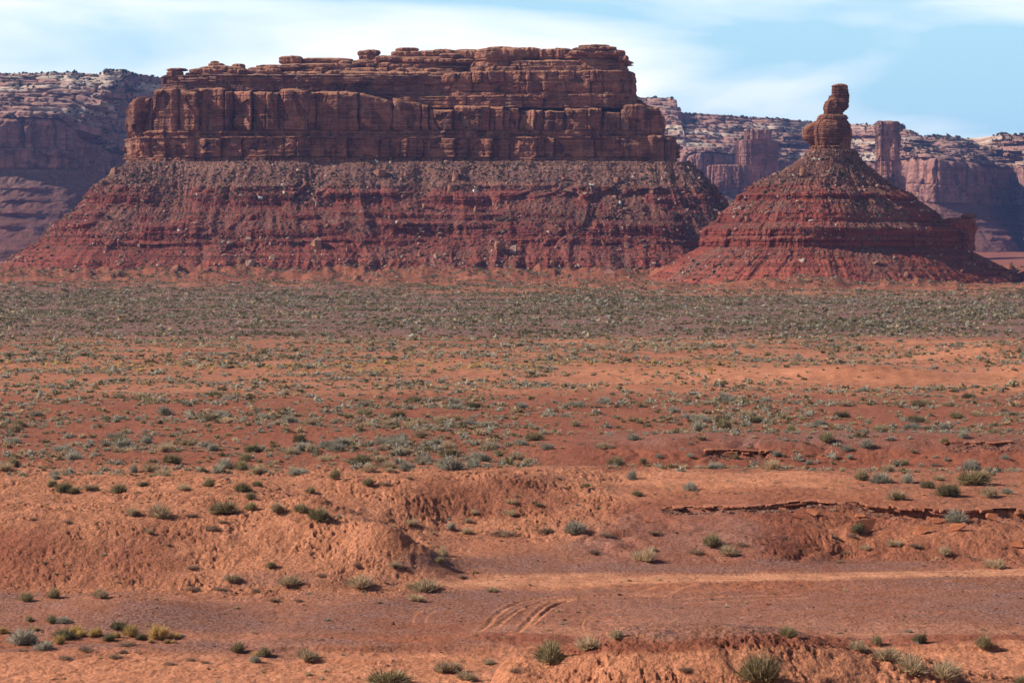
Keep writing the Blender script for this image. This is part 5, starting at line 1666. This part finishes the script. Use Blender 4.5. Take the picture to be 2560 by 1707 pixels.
for ki, kd in enumerate(SH_COL):
    SHRUBS[kd] = []
    for j in range(5):
        V, F, t_ = shrub_mesh(kd, 100 * ki + j, 1250 if kd in ('green', 'dark', 'yellow') else 1050 if kd != 'dead' else 620, .0095 if kd != 'dead' else .008)
        me_ = mesh_np('shrub', V, F)
        attr(me_, 'tint', t_)
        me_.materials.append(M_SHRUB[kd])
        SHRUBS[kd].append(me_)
NOUN = {'sage': ('sagebrush', 'grey sage shrub'), 'green': ('desert_shrub', 'olive green shrub'), 'dark': ('desert_shrub', 'dark green shrub'), 'straw': ('grass_tuft', 'straw-coloured tuft'), 'dead': ('dry_shrub', 'brown twiggy dry shrub'), 'yellow': ('yellow_grass', 'golden yellow grass clump')}

C6 = """770,340,130,green 580,320,100,straw 410,330,120,dark 480,335,80,green 330,290,90,green 355,250,70,sage 925,300,70,green 1180,315,90,straw 1340,300,90,green 1570,325,120,dark 1660,305,70,dark 1620,385,80,green 1440,465,170,green
1620,450,90,green 1780,460,120,straw 1945,455,100,green 2070,510,145,dark 2010,335,70,green 2150,250,90,green 860,480,100,straw 1050,490,160,straw 1230,500,90,dead 1390,570,110,dead 1450,545,70,dead 430,525,80,dead 215,515,60,dead
970,600,60,straw 1080,680,50,dead 1240,815,90,dead 1755,825,70,green 1495,915,110,straw 1870,945,150,straw 1430,975,90,dead 1240,965,90,dead 1670,980,90,dead 1775,1040,80,dead 1940,1040,70,dead 340,1020,90,green 170,1045,100,green
670,1010,110,straw 2080,890,70,dead 185,1170,60,green 325,1175,80,green 400,1180,90,sage 770,1220,110,dark 225,1230,60,yellow 20,1250,80,yellow 420,1275,150,dark 485,1240,90,yellow 522,1265,70,yellow 610,1265,90,yellow 690,1298,90,dark
740,1272,70,yellow 840,1265,120,yellow 910,1288,80,dark 1030,1282,130,yellow 1130,1282,60,yellow 820,1328,120,dead 970,1308,40,yellow 1080,1312,40,yellow 1120,1312,30,yellow 120,1305,190,sage 285,1350,120,sage 390,1310,80,yellow 150,1365,70,dead
550,1362,120,dead 790,1375,80,dead 440,1412,100,dead 750,1412,100,dead 1520,1368,110,green 1710,1390,100,green 1650,1388,50,yellow 1990,1418,150,straw 1110,1452,90,dead 1240,1422,70,dead 1330,1448,80,dead 1650,1432,80,sage"""
C7 = """710,188,190,sage 870,170,100,sage 180,205,110,straw 430,195,110,sage 320,212,70,straw 1790,165,150,green 1960,152,60,green 2060,118,60,sage 180,288,80,green 290,282,80,dead 445,245,60,dead 1890,248,100,sage 1410,248,60,dead 1590,312,50,green
1920,358,70,green 1110,402,70,straw 1280,418,80,dead 865,468,70,straw 1100,478,80,straw 710,578,70,sage 810,605,80,straw 460,542,90,straw 820,532,60,straw 1040,615,180,dead 1340,602,120,dead 1520,600,160,sage 1720,618,120,dead 2030,602,90,dead
1650,712,90,dead 1960,778,150,straw 640,798,70,green 360,826,80,straw 680,745,120,straw 780,892,80,dead 150,950,190,straw 560,970,220,straw 980,982,70,straw 490,1042,100,straw 110,802,60,dead 1365,1420,230,green 1610,1335,180,straw
1800,1286,110,straw 690,1505,160,straw 820,1545,140,straw 1130,1492,110,dead 310,1575,260,green 960,1446,80,straw 600,607,40,straw 2020,702,50,straw"""
C8 = """200,740,140,green 300,785,120,straw 360,748,80,dead 90,788,100,dead 60,418,90,sage 1590,458,140,dark 1290,474,130,straw 1475,405,80,green 1750,385,190,green 1860,462,110,straw 1955,442,80,sage 1070,354,100,green 1220,374,130,sage 1360,370,110,sage
1545,358,70,straw 1110,162,100,sage 990,184,70,sage 340,218,55,green 880,128,120,green 1010,228,50,sage 575,214,70,sage 60,218,55,sage 1330,258,75,green 770,264,60,sage 1740,258,80,sage 1580,132,60,green 1690,108,80,sage 1940,228,60,sage
185,290,70,sage 560,290,70,sage 645,292,60,straw 255,272,45,sage 970,308,45,straw 1520,268,80,dead 1050,655,110,dark 1030,694,60,dead 990,768,70,dead 1100,758,70,straw 1275,725,90,straw 1650,610,130,sage 1560,792,100,straw 1400,748,90,dead
1880,884,110,straw 950,845,80,dead 650,1294,120,green 1180,1354,80,green 1430,1354,90,green 1830,1378,120,green 1060,1365,140,straw 1230,1435,150,straw 1400,1490,220,straw 1560,1530,200,straw 480,1590,260,green 30,1495,90,dead 2040,1560,90,green"""
spots = []
for txt, ox, oy, sc_ in ((C6, 0, 1100, .387), (C7, 850, 1100, .387), (C8, 1700, 1050, .419)):
    for it in txt.split():
        a, b, c, kd = it.split(',')
        spots.append([ox + float(a) * sc_, oy + float(b) * sc_, float(c) * sc_, kd])
yy = ray_ground([s[0] for s in spots], [s[1] for s in spots], 80)
traced = []
for s, y_ in zip(spots, yy):
    x = (s[0] - 1280) * y_ / FPX
    traced.append((s[0], s[1], x, y_, s[2] * y_ / FPX, s[3]))

# the open plain: every shrub out to the mesa gets a place; the largest in view become objects, the rest one scrub mesh
PL_X, PL_Y = [], []


def plain_density(X, Y):
    px = 1280 + FPX * X / Y
    py = HOR + CAMZ * FPX / Y
    n_ = fbm(X / 22, Y / 14, 4, 91)
    n2 = fbm(X / 70, Y / 30, 3, 92)
    d = .88 * np.clip(.62 + 1.3 * n_, .08, 2.4)
    d = d * np.where(Y < 262, np.where(px < 1350, 1.0, .55), 1)
    d = d * (1 - .75 * box(px, py, 1350, 2520, 915, 965, 80, 8)) * (1 - .6 * box(px, py, 2150, 3000, 850, 890, 80, 8))
    d = d + .20 * box(px + 60 * n_, py + 5 * n_, -500, 980, 884, 914, 120, 6) + .10 * box(px + 60 * n_, py + 5 * n_, 900, 2000, 892, 916, 160, 6)
    d = d + .10 * box(px, py + 10 * n_, -500, 1300, 1062, 1098, 200, 10) + .10 * box(px, py + 8 * n_, 1250, 3000, 1040, 1074, 160, 8)
    d = np.where(Y > 540, d * .36, d) + (Y > 540) * .42 * np.clip(.5 + 1.4 * n2, 0, 1.8) * (1 - .5 * sstep(1100, 1180, Y))
    d = d * np.where((Y > 512) & (Y < 535), .4, 1)
    return d


for (ya, yb, dm) in ((206, 300, 2.2), (300, 560, 2.2), (560, 1215, 1.3)):
    area = .76 * (yb ** 2 - ya ** 2) / 2
    n = int(area * dm)
    Y_ = np.sqrt(RNG.uniform(ya ** 2, yb ** 2, n))
    X_ = RNG.uniform(-.38, .38, n) * Y_
    kp = RNG.random(n) < plain_density(X_, Y_) / dm
    PL_X.append(X_[kp])
    PL_Y.append(Y_[kp])
PL_X, PL_Y = np.concatenate(PL_X), np.concatenate(PL_Y)
# keep off the traced hills in front
pz = ground_z(PL_X, PL_Y)
ppx, ppy = 1280 + FPX * PL_X / PL_Y, HOR + (CAMZ - pz) * FPX / PL_Y
kp = ~((PL_Y < 262) & (ppx > 1360) & (RNG.random(len(PL_X)) < .55)) & ~((PL_Y < 216) & (ppx < 1500))
# not inside the mesa or the butte
inb = (np.abs(PL_X - wx(2090, YB)) < 108) & (PL_Y > 1040)
kp &= ~(inb & (((PL_X - wx(2090, YB)) / 108) ** 2 + ((PL_Y - YB) / 100) ** 2 < 1.0))
PL_X, PL_Y, pz, ppx, ppy = (v[kp] for v in (PL_X, PL_Y, pz, ppx, ppy))
# little tufts strewn over the near ground
tx_, ty_ = RNG.uniform(-60, 60, 9000), RNG.uniform(112, 232, 9000)
tzz, tm_ = ground_full(tx_, ty_)
kt = (np.abs(tx_) < ty_ * .33) & (RNG.random(9000) < np.clip(.30 + .8 * fbm(tx_ / 7, ty_ / 5, 3, 97), .03, 1) * (1 - .85 * tm_['gravel']) * (1 - .9 * tm_['rut']))
n_main = len(PL_X)
PL_X, PL_Y, pz = np.concatenate([PL_X, tx_[kt]]), np.concatenate([PL_Y, ty_[kt]]), np.concatenate([pz, tzz[kt]])
ppx, ppy = 1280 + FPX * PL_X / PL_Y, HOR + (CAMZ - pz) * FPX / PL_Y
nP = len(PL_X)
psz = np.clip(RNG.lognormal(-.60, .56, nP), .22, 2.3) * np.where(PL_Y > 540, 1.1, 1.0)
psz[n_main:] = np.clip(RNG.lognormal(-1.25, .45, nP - n_main), .12, .6)
kn = fbm(PL_X / 30, PL_Y / 18, 3, 95)
kinds = np.array(['sage', 'green', 'dark', 'straw', 'yellow', 'dead'])
u_ = RNG.random(nP) + .22 * kn
pk = np.select([u_ < .34, u_ < .50, u_ < .64, u_ < .985], [0, 1, 2, 3], 4 * 0)
ban = box(ppx, ppy, -500, 1900, 904, 930, 200, 6) * (RNG.random(nP) < .35) > .5
pk = np.where(ban, 4, pk)
pk = np.where((box(ppx, ppy, -500, 1000, 884, 908, 100, 6) > .5) & (RNG.random(nP) < .7), np.where(RNG.random(nP) < .5, 2, 0), pk)
pk = np.where((PL_Y > 530) & ((pk == 1) | (pk == 4)), np.where(RNG.random(nP) < .4, 0, 2), pk)
pk = np.where((PL_Y > 530) & ((pk == 3) | (pk == 0)) & (RNG.random(nP) < .5), 2, pk)
pk[n_main:] = RNG.choice([3, 5, 0], nP - n_main, p=[.35, .55, .10])
inframe = (ppx > -10) & (ppx < 2570)
app = psz * FPX / PL_Y * inframe
app[n_main:] *= .5
order = np.argsort(-app)
n_ind = 300 - len(traced) if len(traced) < 300 else 0
ind = order[:n_ind]
rest = order[n_ind:]
for i in ind:
    traced.append((ppx[i], ppy[i], PL_X[i], PL_Y[i], psz[i], kinds[pk[i]]))


def zone(px, py, Y):
    if Y < 112:
        return 'on the rough orange mound nearest the camera'
    if Y < 141 and px < 760:
        return 'in the grassy patch before the gravel mound'
    if Y < 141:
        return 'along the wash behind the nearest mound'
    if Y < 158:
        return 'on the sandy ground beside the grey gravel flat'
    if px < 1150 and Y < 172:
        return 'on the face of the big pale dune'
    if px < 880 and Y < 205:
        return 'on the top of the big pale dune'
    if px < 1560 and Y < 197:
        return 'on the face of the middle dune'
    if px < 1560 and Y < 210:
        return 'along the crest of the middle dune'
    if Y < 176:
        return 'at the foot of the slope above the road'
    if Y < 186:
        return 'on the slope and bank under the slab ledge'
    if Y < 226:
        return 'on the flat above the slab ledge' if px > 1500 else 'on the edge of the red plain behind the dunes'
    if px > 1360 and Y < 250:
        return 'on the face of the mauve hill'
    if Y < 238:
        return 'in the first scrub row behind the dunes'
    if Y < 262:
        return 'in the second scrub row behind the dunes' if px < 1360 else 'along the crest of the mauve hill'
    return 'out on the red plain behind the dunes' if px < 1360 else 'on the plain beyond the mauve hill'


zn_ = {}
for t_ in traced:
    zn_.setdefault((zone(t_[0], t_[1], t_[3]), t_[5]), []).append(t_)
tz_ = ground_z([t_[2] for t_ in traced], [t_[3] for t_ in traced])
zmap = {id(t_): z for t_, z in zip(traced, tz_)}
for (zn, kd), lst in zn_.items():
    lst.sort(key=lambda t: t[0])
    nm, words_ = NOUN[kd]
    big_i = max(range(len(lst)), key=lambda i: lst[i][4] / lst[i][3])
    for i, t_ in enumerate(lst):
        o = bpy.data.objects.new(nm, SHRUBS[kd][int(RNG.integers(0, 5))])
        COL.objects.link(o)
        sz_ = t_[4]
        o.location = (t_[2], t_[3], zmap[id(t_)] - .02 * sz_)
        hz = RNG.uniform(.82, 1.1) * {'dead': .75, 'straw': .9}.get(kd, 1.0) * (.75 if sz_ > 2.2 else 1)
        sz_ *= 1.12 if t_[3] < 215 else 1.05
        hz *= 1.12
        o.scale = (sz_ * 1.06, sz_ * RNG.uniform(.75, 1.0), sz_ * hz)
        o.rotation_euler = (0, 0, RNG.uniform(0, 6.28) if sz_ < 2.2 else RNG.uniform(-.3, .3))
        lab = f'{words_} {zn}'
        if len(lst) > 1:
            lab += f', {nth(i, len(lst))}'
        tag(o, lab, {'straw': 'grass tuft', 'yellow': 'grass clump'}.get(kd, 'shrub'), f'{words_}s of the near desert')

# everything beyond the 300 largest: one mass of scrub, coarser with distance
LOD = {}
for ki, kd in enumerate(kinds):
    for lv, (nb, wd_) in enumerate(((80, .040), (20, .085), (8, .135))):
        for j in range(3):
            V, F, t_ = shrub_mesh(kd, 900 + ki * 10 + j, nb, wd_)
            LOD[(ki, lv, j)] = (V, F, t_)
Vs, Fs, Ts, Ks, o_ = [], [], [], [], 0
lv_of = np.where(PL_Y[rest] < 290, 0, np.where(PL_Y[rest] < 560, 1, 2))
var = RNG.integers(0, 3, len(rest))
rz = RNG.uniform(0, 6.28, len(rest))
hs = RNG.uniform(.7, 1.05, len(rest))
tn = RNG.normal(0, .12, len(rest))
for (ki, lv, j), (V, F, t_) in LOD.items():
    m = np.nonzero((pk[rest] == ki) & (lv_of == lv) & (var == j))[0]
    if not len(m):
        continue
    g = rest[m]
    c, s_ = np.cos(rz[m])[:, None], np.sin(rz[m])[:, None]
    sc_ = psz[g][:, None]
    W = np.stack([(V[None, :, 0] * c - V[None, :, 1] * s_) * sc_ + PL_X[g][:, None], (V[None, :, 0] * s_ + V[None, :, 1] * c) * sc_ + PL_Y[g][:, None], V[None, :, 2] * sc_ * hs[m][:, None] + pz[g][:, None] - .03], -1)
    Vs.append(W.reshape(-1, 3))
    Fs.append((F[None] + (np.arange(len(m)) * len(V))[:, None, None]).reshape(-1, 4) + o_)
    Ts.append(np.clip(t_[None] + tn[m][:, None], 0, 1).ravel())
    Ks.append(np.full(len(m) * len(V), ki))
    o_ += len(m) * len(V)
V, F, T_, K_ = np.vstack(Vs), np.vstack(Fs), np.concatenate(Ts), np.concatenate(Ks)
me_ = mesh_np('scrub', V, F)
attr(me_, 'tint', T_)
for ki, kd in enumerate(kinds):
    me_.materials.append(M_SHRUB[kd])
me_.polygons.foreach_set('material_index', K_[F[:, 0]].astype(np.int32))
tag(link('scrub', me_), 'countless grey and green shrubs dotting the plain out to the mesa', 'scrub', kind='stuff')

# dark juniper scrub on the far plateau, and scrub on the talus aprons
r_ = np.random.default_rng(5)
blob = []
for j in range(4):
    V, F, t_ = shrub_mesh('dark', 1500 + j, 14, .17)
    blob.append((V, F))
nr, nc = FZ.shape
n = 36000
i, j = r_.integers(0, nr - 4, n), r_.integers(0, nc - 1, n)
up = np.clip((np.abs(FY[i + 1, j] - FY[i, j]) + .01) / (np.abs(FZ[i + 1, j] - FZ[i, j]) + .01), 0, 3)
fq = np.stack([FX[i, j], FY[i, j], FZ[i, j]], -1) + r_.random((n, 1)) * (np.stack([FX[i + 1, j] - FX[i, j], FY[i + 1, j] - FY[i, j], FZ[i + 1, j] - FZ[i, j]], -1))
fq += r_.random((n, 1)) * np.stack([FX[i, j + 1] - FX[i, j], FY[i, j + 1] - FY[i, j], FZ[i, j + 1] - FZ[i, j]], -1)
pxx = 1280 + FPX * fq[:, 0] / fq[:, 1]
kp = (r_.random(n) < np.clip(.25 + .5 * fbm(fq[:, 0] / 90, fq[:, 2] / 12, 3, 4) + .7 * (i > nr - 8), 0, 1) * np.clip(up, .15, 1)) & (pxx > -150) & (pxx < 2720) & ((pxx < 480) | (pxx > 1560)) & (fq[:, 1] < 4600)
fq, ii = fq[kp], i[kp]
n = len(fq)
sz = np.clip(r_.lognormal(1.1, .35, n), 1.4, 6) * np.where(ii > nr - 8, 1.2, 1)
tag(bake(blob, fq - np.array([0, 0, .2]), sz, r_.uniform(0, 6.28, n), None, r_.integers(0, 4, n), 'juniper_scrub', tint_mat('juniper', [(0, (0.022, 0.030, 0.018)), (1, (0.060, 0.065, 0.038))]), r_.random(n)),
    'dark juniper scrub dotting the terraces and rim of the far plateau', 'scrub', kind='stuff')
q3 = scatter_on(TXY[..., 0], TXY[..., 1], TZZ, 3800, 7, lambda q, t: np.clip(.25 + .6 * fbm(q[:, 0] / 30, q[:, 2] / 15, 3, 41) + .25 * (t > .72) + .3 * (t < .12), .04, 1))
q4 = scatter_on(BX, BY, BZ, 1100, 8, lambda q, t: np.clip(.25 + .6 * fbm(q[:, 0] / 20, q[:, 2] / 12, 3, 43), .04, 1))
qq = np.vstack([q3, q4])
n = len(qq)
tag(bake(blob, qq - np.array([0, 0, .1]), np.clip(r_.lognormal(.25, .3, n), .7, 2.4), r_.uniform(0, 6.28, n), None, r_.integers(0, 4, n), 'slope_scrub', tint_mat('slope_scrub', [(0, (0.04, 0.042, 0.025)), (.6, (0.10, 0.10, 0.065)), (1, (0.22, 0.20, 0.15))]), r_.random(n)),
    'small dark shrubs clinging to the slopes of the mesa and butte', 'scrub', kind='stuff')

# ------------------------------------------------------------------ the air
hz_me = bpy.data.meshes.new('haze')
x0, x1, y0, y1, z0, z1 = -12000.0, 12000.0, -200.0, 9500.0, -40.0, 520.0
vs = [(a, b, c) for a in (x0, x1) for b in (y0, y1) for c in (z0, z1)]
hz_me.from_pydata(vs, [], [(0, 1, 3, 2), (4, 6, 7, 5), (0, 4, 5, 1), (2, 3, 7, 6), (0, 2, 6, 4), (1, 5, 7, 3)])
hm = bpy.data.materials.new('haze_air')
hm.use_nodes = True
for n_ in list(hm.node_tree.nodes):
    hm.node_tree.nodes.remove(n_)
ho = hm.node_tree.nodes.new('ShaderNodeOutputMaterial')
hv = hm.node_tree.nodes.new('ShaderNodeVolumePrincipled')
hv.inputs['Color'].default_value = (0.28, 0.43, 1.0, 1)
hv.inputs['Density'].default_value = 0.000047
hv.inputs['Anisotropy'].default_value = 0.0
hm.node_tree.links.new(hv.outputs['Volume'], ho.inputs['Volume'])
hz_me.materials.append(hm)
tag(link('haze', hz_me), 'thin blue haze that fades the far plateau', 'haze', kind='stuff')
